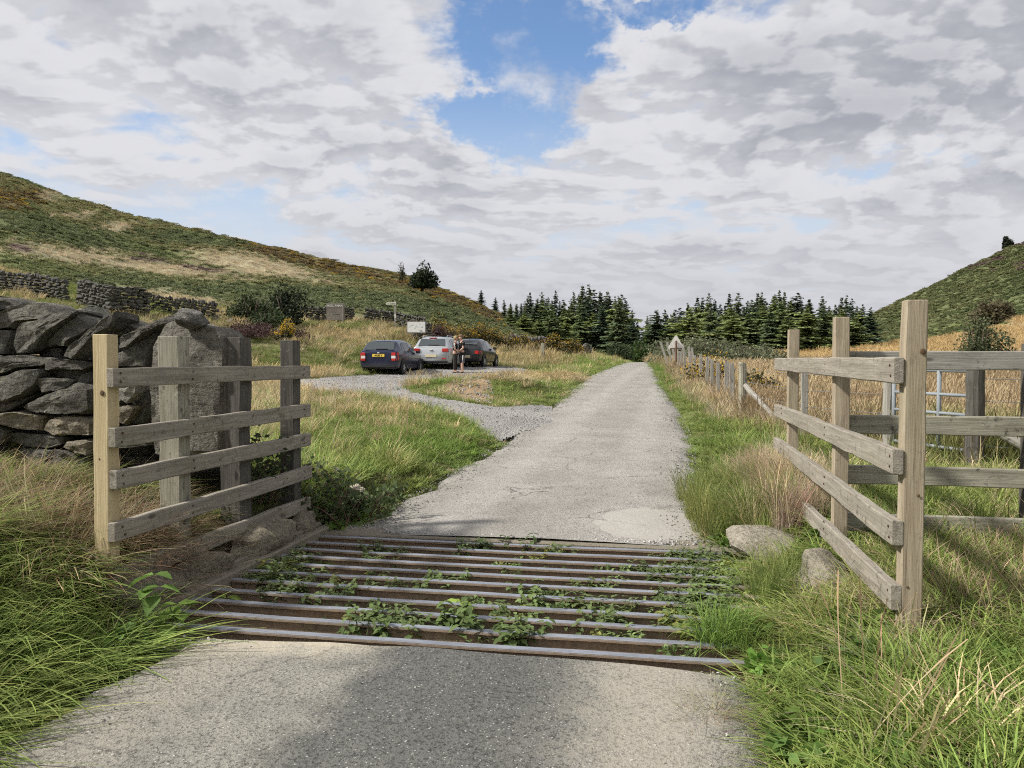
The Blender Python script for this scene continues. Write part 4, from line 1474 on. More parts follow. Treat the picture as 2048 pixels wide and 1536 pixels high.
M_BOARD = wood_mat("grey_sign_board", (.24, .215, .19), (.15, .13, .115), (.32, .29, .26), .1)
M_WHITE = simple("white_lettering", (.78, .77, .72), .6)
M_PANEL = simple("white_panel", (.88, .88, .86), .35)
M_INK = simple("printed_ink", (.30, .33, .30), .5)


def text_mesh(txt, size, name="lettering"):
    cu = bpy.data.curves.new(name, 'FONT')
    cu.body = txt; cu.size = size; cu.align_x = 'CENTER'; cu.align_y = 'CENTER'
    cu.extrude = .004; cu.offset = size * .012
    t = bpy.data.objects.new(name, cu)
    COL.objects.link(t)
    dg = bpy.context.evaluated_depsgraph_get()
    me = bpy.data.meshes.new_from_object(t.evaluated_get(dg))
    bpy.data.objects.remove(t)
    me.name = name
    me.materials.clear()
    return me


fz = rad(11)
q = on_ground(672, 55)
nb = empty("name_board", q, fz, "wooden name board with white lettering in front of the low wall", "sign")
for k, (z, hh) in enumerate(((1.30, .36), (.93, .34), (.55, .36))):
    timber("board", (q[0] - .60 * math.cos(fz), q[1] - .60 * math.sin(fz), q[2] + z), (q[0] + .60 * math.cos(fz), q[1] + .60 * math.sin(fz), q[2] + z), .05, hh, M_BOARD, nb, (0, 1, 0), 150 + k)
for sx in (-.5, .5):
    timber("post", (q[0] + sx * math.cos(fz), q[1] + .08, q[2] - .2), (q[0] + sx * math.cos(fz), q[1] + .08, q[2] + 1.5), .09, .09, M_BOARD, nb, (1, 0, 0), 155)
o = obj("lettering", text_mesh("MOEL FAMAU", .19), M_WHITE, nb, (0, -.035, 1.31), (math.pi / 2, 0, 0))
q = on_ground(791, 57)
fpst = empty("finger_post", q, fz, "wooden finger post with one pale arm pointing left above the low wall", "signpost")
timber("post", (q[0], q[1], q[2] - .2), (q[0], q[1], q[2] + 2.0), .11, .11, W_POST, fpst, (1, 0, 0), 160)
bm = bmesh.new()
vs = [bm.verts.new(c_) for c_ in ((.05, -.07, 1.70), (-.55, -.07, 1.70), (-.66, -.07, 1.80), (-.55, -.07, 1.90), (.05, -.07, 1.90))]
f = bm.faces.new(vs)
r_ = bmesh.ops.extrude_face_region(bm, geom=[f])
bmesh.ops.translate(bm, vec=(0, .03, 0), verts=[v for v in r_['geom'] if isinstance(v, bmesh.types.BMVert)])
bmesh.ops.recalc_face_normals(bm, faces=bm.faces)
obj("arm", bm_mesh(bm, "arm"), simple("cream_arm", (.70, .68, .55), .6), fpst)
bm = bmesh.new()
for k in range(7):
    if k not in (1,):
        bm_box(bm, (-.50 + .075 * k, -.075, 1.80), (.045, .008, .09))
obj("lettering", bm_mesh(bm, "lettering"), M_INK, fpst)
bm = bmesh.new()
bm_box(bm, (0, -.062, .95), (.09, .012, .28))
obj("waymark", bm_mesh(bm, "waymark"), M_WHITE, fpst)

q = on_ground(838, 50)
ip_ = stone_wall("board_plinth", [on_ground(820, 50.3), on_ground(862, 50.3)], 1.12, "square stone plinth carrying the white information panel", 27, .55, .3, .14, True, 120, None, "plinth")
ib = empty("information_board", (q[0], q[1] - .42, q[2]), fz, "white information panel in a dark frame on the stone plinth", "board")
bm = bmesh.new(); bm_box(bm, (-.02, 0, .95), (1.16, .05, .72)); obj("frame", bm_mesh(bm, "frame"), M_BOARD, ib)
bm = bmesh.new(); bm_box(bm, (-.02, -.03, .96), (1.06, .02, .62)); pn = obj("panel", bm_mesh(bm, "panel"), M_PANEL, ib)
bm = bmesh.new()
for k in range(9):
    bm_box(bm, (R.uniform(-.42, .38), -.043, R.uniform(.78, 1.18)), (R.uniform(.03, .1), .004, R.uniform(.012, .03)))
bm_box(bm, (.25, -.043, .74), (.16, .004, .07))
obj("print", bm_mesh(bm, "print"), M_INK, pn)

q = on_ground(1086, 52)
stp = obj("broken_post", plank_mesh(1.3, .26, .22, 170, .03, .03), W_LICHEN, None)
stp.matrix_basis = Matrix.Translation((q[0], q[1], q[2] + .45)) @ Matrix.Rotation(rad(88), 4, 'Y')
prop(stp, "broken grey timber stump standing in straw grass beside the lane", "post")
for k, (px, d, s, lb_) in enumerate(((1104, 38, .45, "small pale boulder at the edge of the grass island"), (372, 42, 1.2, None), (1000, 25.5, .35, "small stone at the foot of the bare earth mound"))):
    if lb_:
        q = on_ground(px, d)
        o = obj("boulder", boulder_mesh(180 + k, 2, .3, s * 1.2, s, s * .7), ST_FAR, None, q)
        prop(o, lb_, "stone")
# stones lying on the slope
for k, (px, d, s) in enumerate(((65, 20, .8), (100, 21, .7), (465, 47, 1.1), (85, 25, .9))):
    q = on_ground(px, d)
    o = obj("boulder", boulder_mesh(190 + k, 2, .3, s * 1.3, s * .7, s * .6), ST_FAR, None, q, (0, .2, k))
    prop(o, ["pale slab lying on the slope above the near wall, leftmost", "pale slab beside the leftmost slab above the near wall",
             "grey boulder leaning in front of the dark bushes below the sloping wall", "upper pale slab on the slope above the near wall"][k], "stone")

# ------------------------------------------------------------------ cars
def paint(name, col, metal=.3, rough=.28):
    m, nt = new_mat(name)
    pos_ = nt.n('ShaderNodeTexCoord').outputs['Object']
    n1 = nt.noise(pos_, 4, 4, .6)
    zz = nt.sep(pos_)[2]
    dust = nt.math('MULTIPLY', nt.ramp(zz, .6, .25), nt.math('ADD', .1, nt.math('MULTIPLY', n1, .3)))
    c = nt.mix(dust, col, (.25, .22, .18))
    finish(nt, nt.n('ShaderNodeBsdfPrincipled', {'Base Color': c, 'Metallic': metal, 'Roughness': nt.math('ADD', rough, nt.math('MULTIPLY', dust, .5)),
                                                 'Coat Weight': .6, 'Coat Roughness': .08}).outputs[0])
    return m


M_GLASS = simple("car_glass", (.055, .065, .07), .06, 0, .8, .05)
M_TYRE = simple("tyre_rubber", (.022, .022, .023), .85)
M_BLACK = simple("black_plastic", (.02, .02, .022), .6)
M_RED = simple("red_lens", (.50, .028, .02), .2, 0, .6, .1)
M_CLEAR = simple("clear_lens", (.75, .72, .68), .2, 0, .6, .05)
M_ALLOY = simple("silver_wheel", (.52, .53, .55), .35, .6)
M_PLATE = simple("yellow_plate", (.78, .56, .08), .45)
M_PLATE2 = simple("pale_plate", (.75, .66, .42), .45)


def lerp_st(st, x):
    xs = [s[0] for s in st]
    return [float(np.interp(x, xs, [s[k] for s in st])) for k in range(7)]


def car(name, loc, rz, st, W, L, wheel_r, wx, body_m, label, side_win, rear_win, lights, plate, extras=None, doors=()):
    e = empty(name, loc, rz, label, "car")
    bm = bmesh.new()
    rings = []
    xs = sorted(set([s[0] for s in st] + list(np.linspace(.6, L - .5, 9))))
    for x in xs:
        _, zb, zbel, zt, hl, hb, ht = lerp_st(st, x)
        half = [(0, zb), (hl * .8, zb), (hl * .97, zb + .06), (hl * 1.0, zb + (zbel - zb) * .45), (hl * .995, zb + (zbel - zb) * .75), (hb, zbel),
                (hb + (ht - hb) * .85, zbel + (zt - zbel) * .86), (ht * .86, zt - .008), (ht * .45, zt + .012), (0, zt + .018)]
        ring = [bm.verts.new((x, y, z)) for y, z in half] + [bm.verts.new((x, -y, z)) for y, z in half[-2:0:-1]]
        rings.append(ring)
    k = len(rings[0])
    for a, b in zip(rings[:-1], rings[1:]):
        for j in range(k):
            bm.faces.new((a[j], a[(j + 1) % k], b[(j + 1) % k], b[j]))
    bm.faces.new(rings[0][::-1]); bm.faces.new(rings[-1])
    bmesh.ops.recalc_face_normals(bm, faces=bm.faces)
    # round the rear and front corners of the shell a little
    es = [ed for f in bm.faces if len(f.verts) > 6 for ed in f.edges]
    bmesh.ops.bevel(bm, geom=es, offset=.045, segments=3, affect='EDGES')
    me = bm_mesh(bm, "body", True)
    try:
        me.set_sharp_from_angle(angle=rad(50))
    except Exception:
        pass
    body = obj("body", me, body_m, e)

    def sy(x, z):
        _, zb, zbel, zt, hl, hb, ht = lerp_st(st, x)
        if z <= zbel:
            return hl + (hb - hl) * max(0, (z - zb - (zbel - zb) * .75) / ((zbel - zb) * .25 + 1e-6)) if z > zb + (zbel - zb) * .75 else hl
        return hb + (ht - hb) * (z - zbel) / (zt - zbel + 1e-6)

    def side_patch(nm, poly, mm, sg, th=.010, par=e):
        bm = bmesh.new()
        vs = [bm.verts.new((x, sg * (sy(x, z) + th), z)) for x, z in poly]
        vi = [bm.verts.new((x, sg * (sy(x, z) - .02), z)) for x, z in poly]
        bm.faces.new(vs); n_ = len(poly)
        for j in range(n_):
            bm.faces.new((vs[j], vs[(j + 1) % n_], vi[(j + 1) % n_], vi[j]))
        bmesh.ops.recalc_face_normals(bm, faces=bm.faces)
        return obj(nm, bm_mesh(bm, nm), mm, par)
    for sg in (-1, 1):
        for poly in side_win:
            side_patch("window", poly, M_GLASS, sg)
        for (xa, za, xb, zb_) in doors:
            side_patch("door_seam", [(xa, za), (xa + .012, za), (xb + .012, zb_), (xb, zb_)], M_BLACK, sg, .003)
        for (poly, mm) in lights:
            side_patch("tail_light", poly, mm, sg, .016)
    # rear glass lying on the sloping tailgate
    (xa, za, xb, zb_) = rear_win
    nrm = Vector((-(zb_ - za), 0, xb - xa)).normalized()
    _, _, _, _, _, hb_a, ht_a = lerp_st(st, xa); _, _, _, _, _, hb_b, ht_b = lerp_st(st, xb)
    wa, wb = ht_a * .90, ht_b * .90
    bm = bmesh.new()
    outl = [(xa, -wa, za), (xa, wa, za), ((xa + xb) / 2, (wa + wb) / 2, (za + zb_) / 2), (xb, wb, zb_), (xb, -wb, zb_), ((xa + xb) / 2, -(wa + wb) / 2, (za + zb_) / 2)]
    vs = [bm.verts.new(Vector(p_) + nrm * .03) for p_ in outl]
    vi = [bm.verts.new(Vector(p_) - nrm * .02) for p_ in outl]
    bm.faces.new(vs)
    for j in range(6):
        bm.faces.new((vs[j], vs[(j + 1) % 6], vi[(j + 1) % 6], vi[j]))
    bmesh.ops.recalc_face_normals(bm, faces=bm.faces)
    rw = obj("rear_window", bm_mesh(bm, "rear_window"), M_GLASS, e)
    bm = bmesh.new()
    bm_box(bm, Vector((xa, 0, za)).lerp(Vector((xb, 0, zb_)), .06) + nrm * .04 + Vector((0, -.1, 0)), (.03, .5, .025))
    obj("wiper", bm_mesh(bm, "wiper"), M_BLACK, rw)
    # lamps on the rear face
    for (ya, yb, z0, z1, mm, nm) in extras or ():
        bm = bmesh.new()
        bm_box(bm, (-.012, (ya + yb) / 2, (z0 + z1) / 2), (.05, abs(yb - ya), z1 - z0))
        bmesh.ops.bevel(bm, geom=list(bm.edges), offset=.012, segments=2, affect='EDGES')
        obj(nm, bm_mesh(bm, nm), mm, e)
    if plate:
        pz_, txt, pm = plate
        bm = bmesh.new(); bm_box(bm, (-.012, 0, pz_), (.03, .52, .115)); pl2 = obj("number_plate", bm_mesh(bm, "number_plate"), pm, e)
        if txt:
            obj("lettering", text_mesh(txt, .10), M_BLACK, pl2, (-.032, 0, pz_), (math.pi / 2, 0, -math.pi / 2))
    # wheels
    bmw = bmesh.new()
    tw = .185
    prof = [(wheel_r * .62, -tw / 2), (wheel_r * .92, -tw / 2), (wheel_r, -tw / 2 + .03), (wheel_r, tw / 2 - .03), (wheel_r * .92, tw / 2), (wheel_r * .62, tw / 2), (wheel_r * .60, tw / 2 - .05), (wheel_r * .60, -tw / 2 + .05)]
    ringsw = []
    for j in range(28):
        a = 6.28318 * j / 28
        ringsw.append([bmw.verts.new((r_ * math.cos(a), yy, r_ * math.sin(a))) for r_, yy in prof])
    for j in range(28):
        a, b = ringsw[j], ringsw[(j + 1) % 28]
        for q_ in range(8):
            bmw.faces.new((a[q_], a[(q_ + 1) % 8], b[(q_ + 1) % 8], b[q_]))
    bmesh.ops.recalc_face_normals(bmw, faces=bmw.faces)
    tyre = bm_mesh(bmw, "wheel", True); tyre.materials.append(M_TYRE)
    bmr = bmesh.new()
    bm_cyl(bmr, (0, -.05, 0), (0, -.035, 0), wheel_r * .62, None, 24)
    rim_d = bm_mesh(bmr, "hub"); rim_d.materials.append(M_BLACK)
    bmr = bmesh.new()
    for j in range(7):
        a = 6.28318 * j / 7
        bm_box(bmr, (math.cos(a) * wheel_r * .33, -.065, math.sin(a) * wheel_r * .33), (wheel_r * .58, .03, wheel_r * .19), Matrix.Rotation(-a, 4, 'Y'))
    bm_cyl(bmr, (0, -.085, 0), (0, -.05, 0), wheel_r * .16, None, 12)
    rim = bm_mesh(bmr, "rim"); rim.materials.append(M_ALLOY)
    bma = bmesh.new()
    bm_cyl(bma, (0, -.02, 0), (0, .0, 0), wheel_r + .075, None, 30)
    arch = bm_mesh(bma, "wheel_arch"); arch.materials.append(M_BLACK)
    for x in wx:
        for sg in (-1, 1):
            hl = lerp_st(st, x)[4]
            flip = 0 if sg < 0 else math.pi
            obj("wheel_arch", arch, None, e, (x, sg * (hl + .004), wheel_r + .01), (0, 0, flip))
            wv = obj("wheel", tyre, None, e, (x, sg * (hl - .055), wheel_r), (0, 0, flip))
            obj("hub", rim_d, None, wv); obj("rim", rim, None, wv)
    # mirrors and aerial
    for sg in (-1, 1):
        x = L * .655; z = lerp_st(st, x)[2] + .06
        bm = bmesh.new(); bm_box(bm, (x, sg * (W / 2 + .07), z), (.10, .17, .12)); bmesh.ops.bevel(bm, geom=list(bm.edges), offset=.02, segments=2, affect='EDGES')
        obj("wing_mirror", bm_mesh(bm, "wing_mirror"), M_BLACK, e)
    bm = bmesh.new()
    zt = lerp_st(st, .85)[3]
    bm_cyl(bm, (.85, 0, zt), (.62, 0, zt + .17), .012, .006, 6)
    obj("aerial", bm_mesh(bm, "aerial"), M_BLACK, e)
    # rear bumper moulding and sill
    bm = bmesh.new()
    hl0 = st[1][4]
    bm_box(bm, (.03, 0, .34), (.13, hl0 * 1.86, .10)); bmesh.ops.bevel(bm, geom=list(bm.edges), offset=.03, segments=2, affect='EDGES')
    obj("bumper", bm_mesh(bm, "bumper"), M_BLACK, e)
    return e


# station: x, underside, belt line, top, half widths at sill, belt, top
ST_BLUE = [(0.00, .30, .93, .96, .74, .73, .66), (.05, .27, .95, .99, .80, .78, .68), (.16, .25, .96, 1.01, .815, .80, .68), (.48, .24, .965, 1.385, .822, .80, .60),
           (.75, .22, .965, 1.43, .825, .80, .585), (1.5, .22, .95, 1.455, .825, .80, .585), (2.2, .22, .92, 1.41, .825, .80, .57), (3.02, .22, .88, .95, .82, .79, .66),
           (3.5, .24, .82, .87, .80, .76, .62), (3.82, .27, .68, .72, .74, .70, .56), (3.97, .32, .55, .58, .60, .56, .46)]
BL = paint("navy_paint", (.008, .0145, .052))
SV = paint("silver_paint", (.46, .48, .49), .45, .3)
BK = paint("black_paint", (.016, .017, .019))
loc = on_ground(757, 34.0)
HEAD = rad(90 + 0.5)
car("parked_car", loc, HEAD, ST_BLUE, 1.65, 3.97, .30, (.80, 3.18), BL, "dark blue hatchback with a yellow plate, leftmost of the three parked cars",
    [[(.70, .99), (1.02, .985), (1.02, 1.34), (.88, 1.33)], [(1.06, .985), (1.78, .965), (1.72, 1.37), (1.06, 1.35)], [(1.84, .96), (2.86, .935), (2.30, 1.31), (1.80, 1.375)]],
    (.17, 1.02, .46, 1.35), [([(.02, .60), (.15, .60), (.19, .92), (.05, .92)], M_RED)], (.80, "AC05 Y", M_PLATE),
    [(-.74, -.56, .58, .67, M_RED, "tail_light"), (-.74, -.56, .67, .79, M_CLEAR, "tail_light"), (-.74, -.56, .79, .92, M_RED, "tail_light"),
     (.56, .74, .58, .67, M_RED, "tail_light"), (.56, .74, .67, .79, M_CLEAR, "tail_light"), (.56, .74, .79, .92, M_RED, "tail_light"),
     (-.05, .05, .885, .925, M_CLEAR, "badge")], [(1.80, .32, 1.80, .95), (1.04, .55, 1.04, .95), (2.88, .32, 2.90, .9)])
ST_SILV = [(0.00, .32, .95, .98, .76, .74, .66), (.05, .28, .98, 1.03, .84, .80, .70), (.14, .26, 1.0, 1.06, .86, .82, .69), (.40, .24, 1.02, 1.42, .875, .83, .62),
           (.8, .22, 1.0, 1.485, .88, .83, .60), (1.8, .22, .96, 1.50, .88, .83, .60), (2.6, .22, .93, 1.43, .88, .83, .58), (3.45, .22, .90, .98, .87, .82, .66),
           (4.0, .24, .84, .88, .85, .78, .62), (4.35, .28, .70, .74, .78, .72, .56), (4.5, .33, .55, .58, .62, .58, .46)]
loc = on_ground(862, 37.5)
sv = car("parked_car", loc, HEAD + rad(1), ST_SILV, 1.78, 4.5, .32, (.92, 3.58), SV, "silver estate car with roof bars, between the blue and the black car",
         [[(.55, 1.06), (.95, 1.04), (1.0, 1.38), (.72, 1.36)], [(1.05, 1.03), (1.95, .99), (1.9, 1.41), (1.05, 1.40)], [(2.02, .985), (3.25, .95), (2.7, 1.33), (1.98, 1.41)]],
         (.13, 1.06, .40, 1.38), [([(.03, .78), (.42, .86), (.42, .95), (.05, .94)], M_RED)], (.62, None, M_PLATE2),
         [(-.80, -.52, .80, .95, M_RED, "tail_light"), (.52, .80, .80, .95, M_RED, "tail_light"), (-.08, .08, .86, .92, M_CLEAR, "badge"), (-.70, -.50, .46, .52, M_RED, "reflector"), (.50, .70, .46, .52, M_RED, "reflector")],
         [(1.98, .32, 1.98, .99), (1.02, .6, 1.02, 1.0), (3.2, .32, 3.25, .92)])
for sg in (-1, 1):
    bm = bmesh.new()
    tube(bm, [(.7, sg * .56, 1.47), (.8, sg * .57, 1.545), (2.3, sg * .56, 1.54), (2.45, sg * .55, 1.47)], .018, 6)
    obj("roof_bar", bm_mesh(bm, "roof_bar"), M_ALLOY, sv)
bm = bmesh.new(); bm_box(bm, (.38, 0, 1.435), (.05, .34, .035)); obj("brake_light", bm_mesh(bm, "brake_light"), M_RED, sv)
ST_KA = [(0.00, .34, .80, .84, .66, .62, .50), (.06, .29, .88, .95, .76, .72, .58), (.20, .26, .93, 1.06, .80, .77, .60), (.50, .24, .94, 1.30, .81, .78, .58),
         (.85, .23, .94, 1.385, .815, .78, .56), (1.4, .22, .92, 1.40, .815, .78, .56), (2.0, .22, .90, 1.33, .815, .78, .55), (2.75, .22, .86, .93, .81, .77, .60),
         (3.1, .24, .78, .83, .79, .72, .54), (3.45, .27, .64, .68, .72, .64, .46), (3.62, .33, .52, .55, .55, .48, .36)]
loc = on_ground(930, 40.5)
car("parked_car", loc, HEAD + rad(-3), ST_KA, 1.63, 3.62, .285, (.62, 3.02), BK, "small rounded black hatchback, rightmost of the three parked cars",
    [[(.80, .985), (1.32, .965), (1.30, 1.31), (1.02, 1.29)], [(1.38, .96), (2.58, .91), (2.05, 1.24), (1.36, 1.32)]],
    (.22, 1.08, .62, 1.32), [([(.02, .62), (.16, .64), (.24, .80), (.06, .78)], M_RED)], (.52, None, M_PLATE2),
    [(-.70, -.50, .64, .80, M_RED, "tail_light"), (.50, .70, .64, .80, M_RED, "tail_light"), (-.06, .06, .86, .90, M_CLEAR, "badge")], [(1.35, .32, 1.34, .95), (2.6, .32, 2.62, .88)])

# ------------------------------------------------------------------ people
def skin_mesh(name, verts, edges, root, sub=2):
    """verts: list of (co, radius or (rx, ry))"""
    bm = bmesh.new()
    sl = bm.verts.layers.skin.verify()
    vs = []
    for i, (co, r) in enumerate(verts):
        v = bm.verts.new(co)
        rx, ry = r if isinstance(r, tuple) else (r, r)
        v[sl].radius = (rx, ry)
        v[sl].use_root = (i == root)
        vs.append(v)
    for a, b in edges:
        bm.edges.new((vs[a], vs[b]))
    me = bpy.data.meshes.new(name)
    bm.to_mesh(me); bm.free()
    t = bpy.data.objects.new(name, me)
    COL.objects.link(t)
    md = t.modifiers.new("skin", 'SKIN'); md.use_smooth_shade = True
    md2 = t.modifiers.new("sub", 'SUBSURF'); md2.levels = sub; md2.render_levels = sub
    dg = bpy.context.evaluated_depsgraph_get()
    out = bpy.data.meshes.new_from_object(t.evaluated_get(dg))
    bpy.data.objects.remove(t)
    out.name = name
    return out


SKIN = simple("skin", (.55, .34, .25), .55, 0, .35, .08)
CLOTH_B = simple("black_cloth", (.016, .016, .018), .85, 0, .2, .3, 12)
CLOTH_G = simple("charcoal_cloth", (.045, .042, .038), .88, 0, .2, .3, 12)
CLOTH_W = simple("white_stripe", (.72, .72, .70), .8)
HAIR_B = simple("blond_hair", (.34, .24, .12), .6, 0, .3, .35, 40)
HAIR_D = simple("light_brown_hair", (.16, .105, .06), .6, 0, .3, .35, 40)
SHOE = simple("shoe", (.05, .05, .055), .7)


def person(loc, rz, s, label, hair_m, long_legs, bare_legs, stripe_leg, seed):
    e = empty("person", loc, rz, label, "person")
    e.scale = (s, s, s)
    # faces +X; 1.70 m tall; forearms brought together in front, head bowed
    hz = 1.58
    V = [((0, 0, .93), (.115, .15)), ((0, 0, 1.10), (.105, .135)), ((.01, 0, 1.28), (.12, .165)), ((.01, 0, 1.40), (.09, .13)), ((.035, 0, 1.47), .052), ((.06, 0, 1.53), .058), ((.075, 0, 1.60), (.088, .078)), ((.06, 0, 1.66), (.075, .068)),
         ((.01, .09, .86), .092), ((.03, .10, .50), .062), ((.02, .10, .30), .056), ((.0, .10, .09), .040), ((.10, .12, .045), .038), ((.17, .125, .035), .028),
         ((.01, -.09, .86), .092), ((-.01, -.10, .50), .062), ((-.02, -.10, .30), .056), ((-.04, -.10, .09), .040), ((.06, -.12, .045), .038), ((.13, -.125, .035), .028),
         ((.01, .185, 1.385), .060), ((.03, .23, 1.13), .044), ((.16, .15, 1.02), .036), ((.24, .07, 1.04), .026),
         ((.01, -.185, 1.385), .060), ((.03, -.23, 1.13), .044), ((.16, -.15, 1.02), .036), ((.24, -.07, 1.04), .026)]
    E = [(0, 1), (1, 2), (2, 3), (3, 4), (4, 5), (5, 6), (6, 7), (0, 8), (8, 9), (9, 10), (10, 11), (11, 12), (12, 13), (0, 14), (14, 15), (15, 16), (16, 17), (17, 18), (18, 19),
         (3, 20), (20, 21), (21, 22), (22, 23), (3, 24), (24, 25), (25, 26), (26, 27)]
    # fingers
    for sg, h in ((1, 23), (-1, 27)):
        b = V[h][0]
        for k in range(5):
            dy = (-.028 + .014 * k) if k < 4 else .03
            i0 = len(V)
            V.append(((b[0] + .035, b[1] - sg * dy * .6, b[2] + dy * .7), .0095)); V.append(((b[0] + .075 - .01 * abs(k - 1.5) * .5, b[1] - sg * (dy * .6 + .012), b[2] + dy * .8 - .012), .008))
            E += [(h, i0), (i0, i0 + 1)]
    obj("body", skin_mesh("body", V, E, 0), SKIN, e)
    T = [((0, 0, .90), (.128, .165)), ((0, 0, 1.10), (.122, .155)), ((.01, 0, 1.28), (.135, .18)), ((.01, 0, 1.41), (.10, .14)), ((.03, 0, 1.45), .072),
         ((.01, .19, 1.385), .075), ((.025, .225, 1.22), .062), ((.01, -.19, 1.385), .075), ((.025, -.225, 1.22), .062)]
    obj("shirt", skin_mesh("shirt", T, [(0, 1), (1, 2), (2, 3), (3, 4), (3, 5), (5, 6), (3, 7), (7, 8)], 0), CLOTH_B, e)
    end = .12 if long_legs else .44
    Lg = [((0, 0, .98), (.13, .16)), ((.01, .09, .84), .108), ((.03 if not long_legs else .02, .10, .55), .082), ((.02, .10, end), .078 if not long_legs else .062),
          ((.01, -.09, .84), .108), ((-.0, -.10, .55), .082), ((-.02, -.10, end), .078 if not long_legs else .062)]
    obj("trousers", skin_mesh("trousers", Lg, [(0, 1), (1, 2), (2, 3), (0, 4), (4, 5), (5, 6)], 0), CLOTH_G if long_legs else CLOTH_B, e)
    if stripe_leg:
        bm = bmesh.new(); tube(bm, [(.02, .19, .82), (.03, .178, .66), (.02, .168, .46)], [.022, .024, .02], 8)
        obj("stripe", bm_mesh(bm, "stripe", True), CLOTH_W, e)
    else:
        bm = bmesh.new(); tube(bm, [(.01, -.245, 1.39), (.02, -.27, 1.30), (.03, -.275, 1.20)], [.025, .03, .026], 8)
        obj("stripe", bm_mesh(bm, "stripe", True), CLOTH_W, e)
    # hair
    bm = bmesh.new()
    bmesh.ops.create_icosphere(bm, subdivisions=3, radius=.118)
    for v in bm.verts:
        c_ = v.co
        if c_.x > .045 and c_.z < .045:
            v.co = c_ * .75
        v.co.z = max(v.co.z, -.095 if v.co.x < .03 else -.02)
        v.co.x *= 1.02; v.co.y *= .86
        v.co += Vector((R.uniform(-1, 1), R.uniform(-1, 1), R.uniform(-1, 1))) * .006
    obj("hair", bm_mesh(bm, "hair", True), hair_m, e, (.045, 0, 1.645), (0, rad(14), 0))
    # face
    for nm, c_, ss in (("nose", (.172, 0, 1.600), (.03, .024, .035)), ("eye", (.158, .032, 1.622), (.012, .022, .012)), ("eye", (.158, -.032, 1.622), (.012, .022, .012)), ("mouth", (.155, 0, 1.558), (.012, .045, .010)),
                       ("ear", (.06, .088, 1.605), (.035, .02, .05)), ("ear", (.06, -.088, 1.605), (.035, .02, .05))):
        bm = bmesh.new(); bmesh.ops.create_icosphere(bm, subdivisions=2, radius=.5)
        obj(nm, bm_mesh(bm, nm, True), SKIN if nm in ("nose", "ear") else (M_BLACK if nm == "eye" else M_RED), e, c_, None, None).scale = ss
    for sg in (1, -1):
        bm = bmesh.new(); bm_box(bm, (.06 if sg > 0 else .02, sg * .115, .04), (.26, .095, .075)); bmesh.ops.bevel(bm, geom=list(bm.edges), offset=.028, segments=2, affect='EDGES')
        obj("shoe", bm_mesh(bm, "shoe", True), SHOE, e)
    return e


pA = on_ground(910, 36.3); pB = on_ground(924, 36.3)
person(pA, rad(5), .93, "person with fair hair and long dark trousers facing another by the silver car", HAIR_B, True, False, False, 1)
person(pB, rad(215), .965, "person in black T-shirt and black shorts with a white side stripe by the silver car", HAIR_D, False, True, True, 2)

# ------------------------------------------------------------------ conifers and other trees
BARK = simple("bark", (.11, .085, .065), .9, 0, .2, .35, 6)


def conifer(seed, height, width, dens=1.0, bare=.05, droop=.35, colr=(.030, .046, .026), colr2=(.045, .062, .030)):
    g = np.random.default_rng(seed)
    pts, dirs, sz, sh = [], [], [], []
    nwh = int(height * 4.0 * dens)
    for wv in range(nwh):
        t = (wv + g.uniform(0, .8)) / nwh
        h = height * (bare + (1 - bare) * t)
        Lb = width * ((1 - t) ** .80) * g.uniform(.50, 1.20) * (.8 + .4 * math.sin(wv * 1.7 + seed)) + .16
        if g.uniform() < .06:
            Lb *= 1.3
        nb = 7 if t < .85 else 4
        a0 = g.uniform(0, 6.28)
        for b in range(nb):
            if g.uniform() < .12:
                continue
            a = a0 + 6.283 * b / nb + g.normal(0, .2)
            l = Lb * g.uniform(.55, 1.2); h = height * (bare + (1 - bare) * min(.995, t + g.normal(0, .028)))
            d = np.array([math.cos(a), math.sin(a), 0]); sd = np.array([-d[1], d[0], 0])
            ns = max(3, int(l * 3.6))
            shade = g.uniform(.8, 1.2)
            for s in range(ns):
                u = (s + .5) / ns
                zc2 = h - droop * l * u * (1.0 - .55 * u) + (.28 * l * max(0, .45 - (1 - t)))
                p_ = d * l * u + np.array([0, 0, zc2])
                wtw = l * .46 * (1 - u * .75) + .06 + .16 * (1 - t)
                for sg in (-1, 1, 0):
                    tw = (d * (.75 if sg else 1.1) + sd * sg * .9) * wtw * g.uniform(.7, 1.2) + np.array([0, 0, -.22 * wtw * g.uniform(.2, 1.8)])
                    pts.append(p_); dirs.append(tw); sz.append(.15 + .10 * g.uniform()); sh.append(shade * g.uniform(.8, 1.2) * (.9 + .2 * u))
    pts = np.array(pts); dirs = np.array(dirs); sz = np.array(sz)[:, None]; sh = np.array(sh)
    up = np.array([0, 0, 1.0]) + g.normal(0, .45, pts.shape)
    s_ = np.cross(dirs, up); s_ /= np.linalg.norm(s_, axis=1)[:, None] + 1e-9
    a = pts - s_ * sz * .5; b = pts + s_ * sz * .5
    c = pts + dirs * .6 + s_ * sz * .75; dd = pts + dirs; e = pts + dirs * .6 - s_ * sz * .75
    V = np.stack([a, b, c, dd, e], 1).reshape(-1, 3)
    F = np.arange(5 * len(pts)).reshape(-1, 5)
    mixv = g.uniform(size=(len(pts), 1))
    Cc = (np.array(colr) * (1 - mixv) + np.array(colr2) * mixv) * sh[:, None]
    crown = vcol(mesh_np("crown", V, F), np.repeat(Cc, 5, 0))
    crown.materials.append(NEEDLE)
    bm = bmesh.new()
    tube(bm, [(0, 0, -.5), (0, 0, height * .3), (g.normal(0, .05), g.normal(0, .05), height * .7), (0, 0, height * 1.02)], [.16 * height / 10, .12 * height / 10, .06 * height / 10, .012], 7)
    trunk = bm_mesh(bm, "trunk", True); trunk.materials.append(BARK)
    return trunk, crown


